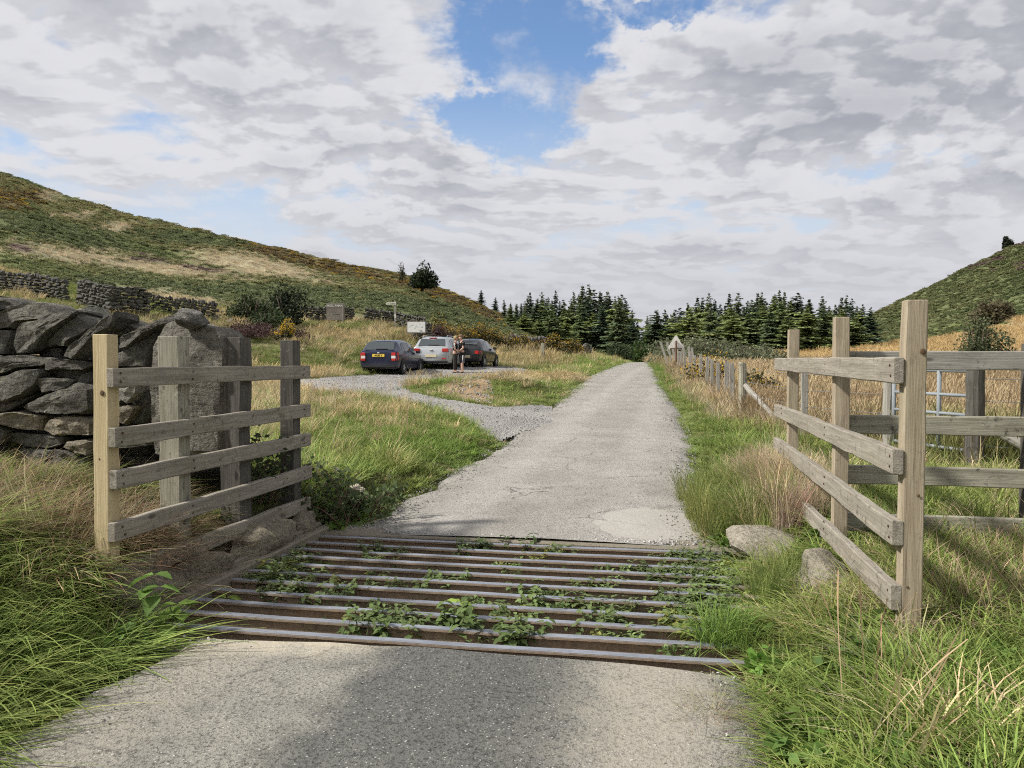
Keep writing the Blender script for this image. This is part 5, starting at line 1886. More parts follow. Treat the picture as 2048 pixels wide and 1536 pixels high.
SPR = [conifer(300 + k, 11.5, 2.5 + .25 * (k % 3), 1.0, .04 + .05 * (k % 2), .3, (.078, .108, .066), (.120, .155, .092)) for k in range(5)]
BIG = [conifer(320 + k, 11.0, 3.5, 1.05, .02, .42, (.075, .110, .072), (.125, .165, .105)) for k in range(3)]
PINE = [conifer(340 + k, 8.0, 3.5, 1.15, .02, .15, (.135, .180, .085), (.200, .245, .115)) for k in range(4)]


def plant_tree(px, d, ytop, kind, label, group, wide=1.0):
    q = on_ground(px, d)
    top = P(px, ytop, d)[2]
    e = empty("conifer_tree", q, R.uniform(0, 6.28), label, "tree", group)
    tr, cr = kind
    hh = {True: 1}.get(False, None)
    base_h = max(v.co.z for v in tr.vertices)
    s = max(.35, (top - q[2]) / base_h)
    wj = R.uniform(.85, 1.25)
    e.scale = (s * wide * wj, s * wide * wj * R.uniform(.9, 1.1), s)
    e.rotation_euler = (R.gauss(0, .025), R.gauss(0, .025), e.rotation_euler[2])
    obj("trunk", tr, None, e); obj("crown", cr, None, e)
    return e


LT_X = [1008, 1022, 1045, 1090, 1130, 1180, 1222, 1250, 1268, 1282]
LT_Y = [625, 603, 588, 578, 590, 570, 580, 588, 622, 655]
RT_X = [1288, 1305, 1325, 1360, 1410, 1470, 1550, 1600, 1650, 1690, 1730, 1748]
RT_Y = [642, 628, 618, 604, 588, 590, 577, 590, 598, 590, 604, 640]
L_SP, R_SP = "tall dark spruce among the back rows left of the lane", "tall dark spruce among the back rows right of the lane"
k = 0
for px in np.arange(1012, 1276, 10.5):
    x = px + R.uniform(-3, 3)
    plant_tree(x, R.uniform(142, 160), float(np.interp(x, LT_X, LT_Y)) + R.uniform(-6, 16), SPR[k % 5], L_SP, "back rows of the plantation left of the lane"); k += 1
for px in np.arange(1292, 1748, 11.5):
    x = px + R.uniform(-4, 4)
    plant_tree(x, R.uniform(142, 162), float(np.interp(x, RT_X, RT_Y)) + R.uniform(-6, 18), SPR[k % 5], R_SP, "back rows of the plantation right of the lane"); k += 1
for px in np.arange(1020, 1290, 22):
    x = px + R.uniform(-6, 6)
    plant_tree(x, R.uniform(160, 175), float(np.interp(x, LT_X, LT_Y)) + R.uniform(10, 30), SPR[k % 5], L_SP, "back rows of the plantation left of the lane"); k += 1
for px in np.arange(1300, 1740, 24):
    x = px + R.uniform(-6, 6)
    plant_tree(x, R.uniform(164, 180), float(np.interp(x, RT_X, RT_Y)) + R.uniform(8, 28), SPR[k % 5], R_SP, "back rows of the plantation right of the lane"); k += 1
# middle rows fill the block
for px in np.arange(1030, 1240, 19):
    x = px + R.uniform(-5, 5)
    plant_tree(x, R.uniform(133, 141), float(np.interp(x, LT_X, LT_Y)) + R.uniform(14, 38), (BIG + PINE)[k % 7], L_SP, "back rows of the plantation left of the lane", 1.1); k += 1
for px in np.arange(1300, 1745, 19):
    x = px + R.uniform(-5, 5)
    plant_tree(x, R.uniform(134, 142), float(np.interp(x, RT_X, RT_Y)) + R.uniform(12, 36), (BIG + PINE)[k % 7], R_SP, "back rows of the plantation right of the lane", 1.1); k += 1
# broad front trees
plant_tree(1238, 122, 590, BIG[0], "largest dark spruce at the right end of the left plantation block", None, 1.15)
plant_tree(1204, 126, 606, BIG[1], "broad dark spruce just left of the largest spruce by the lane", None, 1.0)
plant_tree(1262, 128, 640, BIG[2], "short broad spruce leaning out over the lane on the left", None, 1.1)
ORD = ["leftmost", "second from left", "third from left", "fourth from left", "fifth from left", "sixth from left", "seventh from left", "eighth from left", "ninth from left", "tenth from left", "third from right", "second from right", "rightmost"]
for i, x in enumerate((1020, 1048, 1078, 1104, 1130, 1160, 1185)):
    plant_tree(x, R.uniform(118, 132), 628 + R.uniform(-10, 16), PINE[i % 4], "lighter green young conifer, %s in the front row of the left plantation" % ORD[i if i < 6 else 12], "front row of the left plantation", 1.3)
for i, x in enumerate((1312, 1345, 1380, 1420, 1462, 1500, 1540, 1575, 1610, 1645, 1682, 1712, 1738)):
    plant_tree(x, R.uniform(118, 134), 622 + R.uniform(-10, 14), PINE[i % 4] if i % 3 else BIG[i % 3], "broad conifer, %s in the front row of the right plantation" % ORD[i], "front row of the right plantation", 1.4)
for i, x in enumerate((962, 990)):
    plant_tree(x, R.uniform(170, 185), 606 + R.uniform(-4, 12), SPR[i % 5], "small isolated conifer on the hill shoulder, %s one" % ("left", "right")[i], "thin conifers on the hill shoulder", 1.25)


def bush(name, px, d, wid, hgt, n, leaf, base, label, cat="bush", flower=None, nflow=0, seed=0, stemmy=False, z_up=0.0, lumps=12, group=None, elong=1.5, q=None):
    q = on_ground(px, d) if q is None else q
    e = empty(name, q, 0, label, cat, group)
    g = np.random.default_rng(seed + 5000)
    hgt = hgt * 1.28
    pts = clump_pts(n, wid / 2 * 1.15, wid / 2 * .9, hgt * .95, seed, lumps, .35)
    pts[:, 2] += z_up
    V, F, sh = leaf_quads(pts, leaf, seed + 1, elong, .2)
    b = np.asarray(base)[None] * sh[:, None] * np.repeat(g.uniform(.8, 1.25, (len(pts), 1)), 4, 0)
    me = vcol(mesh_np("foliage", V, F), b); me.materials.append(LEAF_V)
    obj("foliage", me, None, e)
    if flower is not None:
        fp_ = clump_pts(nflow, wid / 2 * 1.2, wid / 2 * .95, hgt * 1.0, seed, lumps, .93)
        fp_ = fp_[fp_[:, 2] > hgt * .30]
        fp_[:, 2] += z_up + .03
        V, F, sh = leaf_quads(fp_, leaf * .85, seed + 2, 1.1, .2)
        me = vcol(mesh_np("flowers", V, F), np.asarray(flower)[None] * sh[:, None]); me.materials.append(LEAF_V)
        obj("flowers", me, None, e)
    bm = bmesh.new()
    for k in range(6 if not stemmy else 3):
        a = R.uniform(0, 6.28); tx, ty = math.cos(a) * wid * R.uniform(.1, .3), math.sin(a) * wid * R.uniform(.1, .3)
        r0 = .02 + hgt * .018
        tube(bm, [(tx * .1, ty * .1, -.15), (tx * .4, ty * .4, (z_up + hgt * .2) * .8), (tx, ty, z_up + hgt * .6)], [r0, r0 * .75, r0 * .3], 6)
    obj("stem", bm_mesh(bm, "stem", True), BARK, e)
    return e


YEL = (.62, .40, .03)
bush("hawthorn_tree", 845, 118, 4.2, 3.3, 5200, .26, (.032, .046, .020), "dark round leafy tree on the ridge of the left hill", "tree", seed=1, z_up=.7, lumps=22)
bush("birch_sapling", 805, 150, 2.0, 3.4, 260, .22, (.05, .055, .025), "thin small tree left of the dark round tree on the ridge", "tree", seed=2, z_up=.5)
bush("bush", 505, 49, 3.6, 2.0, 3800, .12, (.045, .062, .026), "dark green bush left of the darker bush above the heather mound", seed=3, lumps=16)
bush("bush", 575, 50, 3.2, 2.3, 3800, .12, (.026, .036, .018), "darkest round bush above the heather mound", seed=4, lumps=16)
bush("bush", 540, 47.5, 2.2, 1.2, 2200, .10, (.055, .080, .034), "low green bush between the two dark bushes above the heather mound", seed=5, lumps=12)
bush("gorse_bush", 566, 41.0, 1.35, .85, 1100, .065, (.05, .06, .02), "bright yellow flowering gorse on the heather mound", flower=YEL, nflow=1500, seed=6)
bush("heather_patch", 515, 41.5, 3.6, .95, 5200, .07, (.085, .050, .046), "brown purple heather mound in front of the dark bushes", "heather", seed=7, lumps=20)
bush("heather_patch", 590, 42.5, 2.2, .7, 2600, .07, (.08, .048, .045), "smaller heather clump right of the yellow gorse", "heather", seed=8, lumps=12)
bush("heather_patch", 880, 52, 2.0, 1.2, 3000, .08, (.095, .060, .062), "purple heather right of the information panel", "heather", seed=9, lumps=14)
for i, (px, d, wd, hg, fl, lb_) in enumerate(((885, 57, 2.2, 1.4, 1500, "yellow flowering gorse behind the purple heather"), (925, 56, 2.6, 1.4, 1300, "wide gorse in the middle of the row above the black car"),
                                             (968, 57, 2.4, 1.5, 1300, "gorse right of the wide one above the black car"), (1005, 58, 2.3, 1.5, 1200, "rounded gorse at the right of the row above the black car"),
                                             (1042, 60, 2.0, 1.3, 800, "gorse at the end of the pale tumbled wall"), (1098, 62, 2.6, 1.6, 1200, "gorse mound behind the broken timber stump"),
                                             (1135, 64, 2.8, 1.3, 700, "low dark gorse sloping down right of the timber stump"))):
    bush("gorse_bush", px, d, wd, hg, 3000, .085, (.062, .060, .024), lb_, "gorse", (.42, .26, .03), fl, 20 + i, lumps=14, group="gorse bushes on the bank")
for i, (px, d, wd, hg, lb_) in enumerate(((1375, 62, 4.5, 2.3, "grey green willow bush directly behind the triangular sign"), (1425, 58, 5, 2.2, "wide grey green willow bush right of the triangular sign"),
                                          (1480, 56, 5, 2.0, "grey green willow bush behind the strainer post"), (1530, 60, 4.2, 1.5, "lowest willow bush at the edge of the field"),
                                          (1335, 80, 5, 2.9, "tall willow bush left of the triangular sign"))):
    bush("willow_bush", px, d, wd, hg, 4200, .13, (.165, .180, .105), lb_, "bush", None, 0, 40 + i, lumps=22, group="willow scrub beside the lane")
bush("bush", 1280, 106, 5.4, 3.0, 3600, .2, (.055, .095, .022), "bright green leafy bush at the end of the lane", seed=50, lumps=18)
bush("bush", 1236, 100, 4.5, 2.2, 2600, .2, (.045, .065, .028), "green bush left of the bright bush at the end of the lane", seed=51, lumps=14)
bush("hawthorn_bush", 1962, 62, 4.6, 3.3, 4800, .15, (.100, .120, .060), "round hawthorn bush in the field right of the tall pale post", "bush", seed=52, lumps=20, z_up=.1)
bush("hawthorn_bush", 1985, 190, 12, 6, 2600, .55, (.125, .105, .060), "reddish brown tree on the far slope behind the round hawthorn", "tree", seed=53, lumps=18)
bush("bush", 2012, 398, 6, 5.5, 1500, .7, (.026, .032, .018), "tiny dark tree on the skyline of the right hill", "tree", seed=54, z_up=1.5)
for i, (px, d) in enumerate(((1500, 23), (1525, 21))):
    bush("gorse_bush", px, d, 1.5, .85, 1500, .06, (.04, .048, .018), ["low dark gorse with yellow flowers behind the strainer post", "low dark gorse right of the strainer post brace"][i], "gorse", YEL, 260, 60 + i)
for i, (px, d) in enumerate(((1420, 28), (1445, 26))):
    bush("gorse_bush", px, d, 1.8, 1.05, 1500, .06, (.05, .052, .02), ["yellow gorse behind the middle fence stakes", "yellow gorse behind the nearest fence stakes"][i], "gorse", YEL, 700, 64 + i)

# ------------------------------------------------------------------ ground vegetation (uncountable: one object per kind)
def setm(ms, m):
    for q_ in ms:
        q_.materials.clear(); q_.materials.append(m)
    return ms


K_SHORT = [blades(40, .15, .5, .0075, .40, .11, 1 + k, 1.0, 3) for k in range(4)]
K_MED = [blades(36, .30, .45, .0080, .34, .11, 11 + k, 1.2, 4) for k in range(4)]
K_LONG = [blades(34, .55, .45, .0085, .55, .13, 21 + k, 1.9, 6, 0, .25) for k in range(4)]
K_HAY = [blades(46, .40, .5, .0040, 1.15, .20, 31 + k, .5, 4, .25, 0) for k in range(4)]
K_RUSH = [blades(70, .50, .3, .0042, .30, .07, 41 + k, .8, 5) for k in range(2)]
K_STALK = [straw_heads(9, .55, 51 + k, .12, .22) for k in range(3)]
K_FAR = [blades(34, .30, .45, .016, .45, .26, 61 + k, 1.0, 3) for k in range(4)]
K_FARTALL = [blades(40, .55, .35, .014, .28, .26, 71 + k, .7, 3) for k in range(3)] + [straw_heads(40, .75, 81, .28, .15, True, .006)]
K_HERB = [clump_mesh(44, .13, .13, .14, .05, 91 + k, 6, 1.3, .5) for k in range(3)]
ALLK = setm(K_SHORT + K_MED + K_LONG + K_HAY + K_RUSH + K_STALK + K_FAR + K_FARTALL + K_HERB, LEAF_T)
IX = {}
_o = 0
for nm, ks in (("short", K_SHORT), ("med", K_MED), ("long", K_LONG), ("hay", K_HAY), ("rush", K_RUSH), ("stalk", K_STALK), ("far", K_FAR), ("fartall", K_FARTALL), ("herb", K_HERB)):
    IX[nm] = (_o, len(ks)); _o += len(ks)


def sample(density, d0, d1, pxa=-560, pxb=2480):
    """even random points between depths d0 and d1 in a wide wedge in front of the camera"""
    ua, ub = (pxa - 1024) / FPX, (pxb - 1024) / FPX
    area = (ub - ua) * (d1 * d1 - d0 * d0) / 2
    n = int(area * density)
    d = np.sqrt(rng.uniform(d0 * d0, d1 * d1, n))
    u = rng.uniform(ua, ub, n)
    X = FH[0] * d + RT[0] * u * d; Y = FH[1] * d + RT[1] * u * d
    return X, Y, d


class Layer:
    def __init__(s):
        s.rows = []

    def add(s, X, Y, Z, kind, scale, tint, zs=None, lean=.12, yaw=None):
        n = len(X)
        if n == 0:
            return
        o, c = IX[kind]
        idx = o + rng.integers(0, c, n)
        rot = np.stack([rng.normal(0, lean, n), rng.normal(0, lean, n), rng.uniform(0, 6.283, n) if yaw is None else yaw], 1)
        sc = np.broadcast_to(np.asarray(scale, float), (n,))
        zs = sc if zs is None else np.broadcast_to(np.asarray(zs, float), (n,))
        s.rows.append((np.stack([X, Y, Z], 1), rot, np.stack([sc, sc, zs], 1), idx, np.broadcast_to(tint, (n, 3))))

    def build(s, name, label):
        cat = [np.concatenate([r[i] for r in s.rows]) for i in range(5)]
        order_protos = ALLK
        return scatter(name, order_protos, *cat, label=label)


def jitter(t, n, amt=.18):
    v = 1 + rng.normal(0, amt, (n, 1)) + rng.normal(0, amt * .35, (n, 3))
    return np.clip(np.asarray(t) * v, .01, 1)


def mixt(a, b, w_):
    w_ = np.clip(w_, 0, 1)[:, None]
    return np.asarray(a) * (1 - w_) + np.asarray(b) * w_


lawn = Layer(); field = Layer()


def verge(density, d0, d1, size):
    X, Y, d = sample(density, d0, d1)
    e = e_road(X, Y)
    edge_w = (vnoise(X * 2.2, Y * 2.2, 91) - .35) * .22 + .13 * (Y < 4.4)
    ok = (e > edge_w * np.clip(d / 6, .4, 2)) & ~in_poly(X, Y, GRAVEL)
    ok &= ~((X > PIT[0] - .16) & (X < PIT[1] - .12) & (Y > PIT[2] - .12) & (Y < PIT[3] + .03))
    ok &= ~((Y > 5.84) & (Y < 6.75) & (X < -3.55) & (X > -8))
    ok &= ~(in_poly(X, Y, DIRT) & (rng.uniform(size=len(X)) < .88))
    ok &= ~(in_field(X, Y) & (d > 8))
    ok &= ~((X > -3.55) & (X < -3.0) & (Y > 4.15) & (Y < 6.95) & (rng.uniform(size=len(X)) < .85))
    for (rx_, ry_) in ROCKS:
        ok &= ((X - rx_) ** 2 + (Y - ry_ + .12) ** 2) > .36 ** 2
    ok &= (d < 58) | (np.abs(e) < 6)
    # keep turf off the hidden far side of the crest
    ok &= Y < 104
    X, Y, d, e = X[ok], Y[ok], d[ok], e[ok]
    Z = H(X, Y) - .01
    n = len(X)
    left = X < -1.2
    px, py, f = proj(X, Y, Z)
    nz = fbm(X * .5, Y * .5, 61); nz3 = fbm(X * 1.7, Y * 1.7, 62); nz4 = fbm(X * .16, Y * .16, 63)
    # straw share
    s = np.where(left, .05 + .62 * sstep(2.2, 7.0, e + (nz - .5) * 6), 0.04 + .22 * sstep(1.6, 3.4, e + (nz - .5) * 2.5))
    s = np.where((Y > 30) & ~left, .10 + .3 * sstep(.8, 2.2, e), s)
    isl = in_poly(px, py, [(800, 788), (870, 756), (1190, 752), (1140, 800), (1000, 818)])
    s = np.where(isl, np.where((py < 764) & (px > 930), .75, .12), s)
    s = np.where(left & (Y < 4.4), .04 + .16 * (nz > .62), s)                      # near-left tussocks
    hayz = (left & (Y > 4.1) & (Y < 7.0) & (X < -3.6)) | (~left & (X > 1.35) & (Y > 4.6) & (Y < 6.6) & (nz > .52)) | (~left & (Y < 4.4) & (nz3 > .66) & (e > .5))
    slope = (px < 1120) & (d > 33) & (e > 2)
    st, br, he, ru, _, _, _ = cover(X, Y, Z)
    s = np.where(slope, np.clip(.02 + .50 * st + (nz - .5) * 1.5, 0, .85), s)
    r = rng.uniform(size=n)
    straw = r < s
    green = mixt(G_LUSH, G_MID, nz4 * 1.6 - .4)
    green = mixt(green, np.array([.235, .265, .085]), (nz3 - .45) * 1.6)
    green = mixt(green, G_OLIVE, slope * .5)
    tint = np.where(straw[:, None], mixt(STRAW, np.array([.40, .34, .17]), nz), green)
    tint = tint * (1 + rng.normal(0, .17, (n, 1))) * np.where(d < 9, 1.22, 1.08)[:, None]
    tint = np.where((hayz & (rng.uniform(size=n) < .45))[:, None], HAY * (1 + rng.normal(0, .2, (n, 1))), tint)
    ht = .34 + .46 * nz3
    ht = np.where(left & (Y < 4.45), .28 + .36 * nz3, ht)
    ht = np.where(left & (Y > 3.9) & (Y < 7.2), ht * .55, ht)
    ht = np.where(~left & (X > .35) & (X < 1.3) & (Y > 3.9) & (Y < 8.5), ht * .62, ht)
    ht = np.where(isl, ht * .7, ht)
    closeedge = np.clip(e / .5, .35, 1)
    if size == "near":
        nearleft = left & (Y < 4.45) & (e > .06)
        hay = hayz & (rng.uniform(size=n) < .40)
        kind = np.where(hay, 3, np.where(nearleft & (rng.uniform(size=n) < .42), 2, np.where(rng.uniform(size=n) < .5, 0, 1)))
        for k_, nm in enumerate(("short", "med", "long", "hay")):
            mk = kind == k_
            sc = rng.uniform(.75, 1.25, mk.sum())
            yaw = None
            lawn.add(X[mk], Y[mk], Z[mk] + (0 if nm != "hay" else rng.uniform(0, .10, mk.sum())), nm, sc, np.clip(tint[mk], .01, 1), sc * ht[mk] * np.where(nm == "hay", .7, closeedge[mk]), .14)
        mk = (rng.uniform(size=n) < .010) & (e > .3)
        lawn.add(X[mk], Y[mk], Z[mk], "stalk", rng.uniform(.5, .9, mk.sum()), jitter(STRAW, mk.sum()), None, .3)
        mk = (rng.uniform(size=n) < .06) & (e > .25)
        lawn.add(X[mk], Y[mk], Z[mk] + rng.uniform(0, .05, mk.sum()), "hay", rng.uniform(.4, .75, mk.sum()), jitter(STRAW * .85, mk.sum(), .25), rng.uniform(.25, .5, mk.sum()), .2)
        mk = (rng.uniform(size=n) < .10) & ~hayz
        lawn.add(X[mk], Y[mk], Z[mk], "herb", rng.uniform(.7, 1.3, mk.sum()), jitter(G_LUSH * .9, mk.sum()), None, .1)
    elif size == "mid":
        tall = (rng.uniform(size=n) < .25 + .4 * straw) & (e > .5)
        for nm, mk in (("short", ~tall & (rng.uniform(size=n) < .5)), ("med", tall)):
            mk = mk if nm == "med" else ~tall
            sc = rng.uniform(.9, 1.5, mk.sum())
            lawn.add(X[mk], Y[mk], Z[mk], nm, sc, np.clip(tint[mk], .01, 1), sc * ht[mk] * closeedge[mk], .12)
        mk = straw & (rng.uniform(size=n) < .10) & (e > .8)
        lawn.add(X[mk], Y[mk], Z[mk], "stalk", rng.uniform(.8, 1.2, mk.sum()), jitter(STRAW, mk.sum()), None, .15)
    else:
        tall = straw & (rng.uniform(size=n) < .65)
        for nm, mk in (("far", ~tall), ("fartall", tall)):
            sc = rng.uniform(.8, 1.4, mk.sum()) * np.interp(d[mk], [14, 40, 60], [.75, 1.1, 1.6])
            lawn.add(X[mk], Y[mk], Z[mk], nm, sc, np.clip(tint[mk], .01, 1), sc * (.30 + .34 * nz3[mk]) * np.where(isl[mk], .65, 1) * np.clip(closeedge[mk] + .1, 0, 1), .1)


verge(240, 1.6, 5.2, "near")
verge(150, 5.2, 8.5, "near")
verge(75, 8.5, 14, "mid")
verge(34, 14, 22, "mid")
verge(16, 22, 36, "far")
verge(8, 36, 60, "far")
verge(6, 60, 105, "far")

# tall straw along the foot of the stock fence and under the right wing fence
for (a, b, nn, kd, tn) in (((1.15, 16.6), (.1, 41), 420, "fartall", STRAW), ((1.36, 17.0), (3.2, 10.2), 330, "med", STRAW), ((1.0, 7.0), (1.0, 9.4), 150, "rush", STRAW * .95), ((.62, 7.0), (.55, 9.0), 130, "rush", G_MID), ((1.0, 6.8), (.95, 9.4), 60, "stalk", STRAW)):
    t = rng.uniform(size=nn)
    X = a[0] + (b[0] - a[0]) * t + rng.normal(0, .16, nn); Y = a[1] + (b[1] - a[1]) * t + rng.normal(0, .12, nn)
    _s = rng.uniform(.55, 1.0, nn)
    lawn.add(X, Y, H(X, Y), kd, _s, jitter(tn, nn, .16), _s * (.55 if kd in ('fartall', 'med') else .9), .14)
# rush tussocks beside the grid on the right, straw tussock left of the far post
for (px, py, nn, sc_, tn, kd) in ((1545, 1200, 10, .62, G_MID, "rush"), (1500, 985, 16, .8, STRAW, "rush"), (1465, 1050, 16, .6, G_LUSH, "rush"), (1470, 1290, 22, .45, G_LUSH, "long"), (1560, 1010, 12, .9, STRAW, "rush")):
    q = G(px, py)
    X = q[0] + rng.normal(0, .10, nn); Y = q[1] + rng.normal(0, .12, nn)
    Z = np.maximum(H(X, Y), -.02)
    lawn.add(X, Y, Z, kd, rng.uniform(.7, 1.15, nn) * sc_, jitter(tn, nn, .2), None, .2)
# heaps of dry cut grass: against the left fence, round the right post, on the lane edge
def heap(cx, cy, rx, ry, hgt, nn, tn, zoff=0.0, size=1.0):
    a = rng.uniform(0, 6.283, nn); r = np.sqrt(rng.uniform(size=nn))
    X = cx + rx * r * np.cos(a); Y = cy + ry * r * np.sin(a)
    Z = H(X, Y) + hgt * (1 - r * r) * rng.uniform(.2, 1, nn) + zoff
    lawn.add(X, Y, Z, "hay", rng.uniform(.7, 1.15, nn) * size, jitter(tn, nn, .22), rng.uniform(.35, .7, nn) * size, .16)


heap(-3.56, 4.85, .16, .50, .16, 90, HAY, 0, .75)
heap(-3.20, 4.85, .03, .22, .04, 14, HAY * .9, .16, .55)
heap(-3.20, 5.5, .03, .2, .03, 8, HAY * .8, .10, .5)
heap(-3.7, 4.6, .5, .6, .06, 90, HAY * 1.1)
heap(-4.6, 5.1, 1.1, .5, .04, 110, HAY * 1.15)
heap(1.42, 4.45, .14, .18, .10, 26, HAY * 1.15)
heap(1.0, 3.95, .30, .14, .02, 20, HAY, 0, .55)
heap(2.0, 5.6, .7, .3, .05, 90, HAY * 1.15)
heap(.20, 3.55, .10, .16, .0, 14, STRAW * .75, 0, .42)
lawn.build("grass", "mixed green and straw coloured grass covering the verges and banks")

# golden field and rough grass beyond the fence
for dens, d0, d1, sz in ((38, 8.5, 20, .85), (17, 20, 40, 1.05), (6.5, 40, 80, 1.6), (2.6, 80, 150, 2.6), (.9, 150, 300, 4.2)):
    X, Y, d = sample(dens, d0, d1, 1180, 2560)
    ok = in_field(X, Y)
    X, Y, d = X[ok], Y[ok], d[ok]
    Z = H(X, Y); n = len(X)
    px, py, f = proj(X, Y, Z)
    if d0 >= 150:
        lim = np.interp(px, [1500, 1740, 1900, 2048, 2600], [706, 702, 670, 640, 560])
        ok = py > lim + (fbm(X * .03, Y * .03, 71) - .5) * 40
        X, Y, Z, d, px, py = X[ok], Y[ok], Z[ok], d[ok], px[ok], py[ok]; n = len(X)
    nz = fbm(X * .22, Y * .22, 64); nz2 = fbm(X * .9, Y * .9, 65)
    t = mixt(GOLD, np.array([.40, .325, .215]), (nz2 - .4) * 2.2)
    t = mixt(t, STRAW * 1.05, (nz - .5) * 3)
    t = mixt(t, G_MID, sstep(15, 9, d) * .8 * (nz2 < .6))
    if d0 >= 80:
        t = mixt(t, np.array([.60, .49, .26]), np.full(n, .8))
    t = np.clip(t * (1 + rng.normal(0, .13, (n, 1))), .01, 1)
    sc = rng.uniform(.75, 1.3, n) * sz
    field.add(X, Y, Z, "fartall", sc, t, sc * np.interp(sz, [.85, 1.6, 4], [.72, .45, .26]), .08)
field.build("field_grass", "golden rough grass filling the field beyond the right fence")

# moorland plants on both hills
HK = setm([clump_mesh(80, 1.0, 1.0, .62, .20, 201 + k, 8, 1.6, .35) for k in range(4)] + [clump_mesh(90, .8, .8, .4, .13, 211 + k, 9, 1.5, .2) for k in range(3)]
          + [blades(60, .55, .4, .035, .55, .55, 221 + k, 1.0, 3) for k in range(3)], LEAF_T)
rows = []
for dens, d0, d1 in ((2.9, 38, 62), (2.2, 62, 110), (1.7, 110, 170), (1.15, 170, 255)):
    X, Y, d = sample(dens, d0, d1, -620, 1280)
    ok = (e_road(X, Y) > 3.5) & ~in_poly(X, Y, GRAVEL)
    X, Y, d = X[ok], Y[ok], d[ok]
    Z = H(X, Y)
    st, br, he, ru, px, py, f = cover(X, Y, Z)
    n = len(X)
    nz = fbm(X * .2, Y * .2, 66); nz2 = fbm(X * .05, Y * .05, 67)
    base = .34 + (nz - .5) * .5 + .15 * (d > 62) - .34 * (d < 50)
    W_ = np.stack([st * 1.2 + .16, br * 1.3, he * 1.4, ru * 1.1, np.clip(base, .05, 1)], 1) * rng.uniform(.5, 1.5, (n, 5))
    k = W_.argmax(1)
    tint = np.stack([STRAW * .95, BRACK * 1.15, HEATH, RUST, np.array([.125, .135, .055])])[k]
    lowb = (k == 4)[:, None]
    tint = np.where(lowb, mixt(np.array([.155, .185, .076]), np.array([.265, .240, .115]), nz2 * 2 - .5 + (nz - .5)), tint)
    gor = (k == 3) & (rng.uniform(size=n) < .16)
    tint = np.where(gor[:, None], GORSE * .75, tint)
    tint = np.clip(tint * (1 + rng.normal(0, .16, (n, 1))), .01, 1)
    idx = np.where(k == 0, 7 + rng.integers(0, 3, n), np.where(k == 2, 4 + rng.integers(0, 3, n), rng.integers(0, 4, n)))
    sc = rng.uniform(.55, 1.15, n) * np.interp(d, [38, 62, 110, 170, 255], [.45, .64, .82, 1.0, 1.25])
    zs = sc * np.where(k == 0, np.interp(d, [38, 80, 250], [.9, .8, .6]), np.where(k == 1, .9, .75)) * np.interp(d, [38, 80, 250], [1, .8, .7])
    # paths between clumps: leave thin places
    rot = np.stack([rng.normal(0, .1, n), rng.normal(0, .1, n), rng.uniform(0, 6.28, n)], 1)
    rows.append((np.stack([X, Y, Z - .03], 1), rot, np.stack([sc, sc, zs], 1), idx, tint))
X, Y, d = sample(.85, 180, 425, 1480, 2560)
Z = H(X, Y)
px, py, f = proj(X, Y, Z)
lim = np.interp(px, [1500, 1740, 1900, 2048, 2600], [706, 702, 670, 640, 560])
ok = (py < lim + 6 + (fbm(X * .03, Y * .03, 71) - .5) * 40)
X, Y, Z, d, px, py = X[ok], Y[ok], Z[ok], d[ok], px[ok], py[ok]
n = len(X)
nz = fbm(X * .04, Y * .04, 68); nz2 = fbm(X * .15, Y * .15, 69)
tint = mixt(np.array([.115, .140, .058]), np.array([.195, .195, .085]), (nz - .35) * 2 + (nz2 - .5))
tint = np.where(((py < 540) & (px > 1940) & (nz2 > .60))[:, None], HEATH * 1.2, tint)
tint = np.clip(tint * (1 + rng.normal(0, .15, (n, 1))), .01, 1)
sc = rng.uniform(.8, 1.5, n) * np.interp(d, [180, 420], [.95, 1.5])
rows.append((np.stack([X, Y, Z - .1], 1), np.stack([rng.normal(0, .1, n), rng.normal(0, .1, n), rng.uniform(0, 6.28, n)], 1), np.stack([sc, sc, sc * .55], 1), rng.integers(0, 4, n), tint))
scatter("moorland_plants", HK, *[np.concatenate([r[i] for r in rows]) for i in range(5)], label="bracken, heather, gorse and rough grass covering both hills")

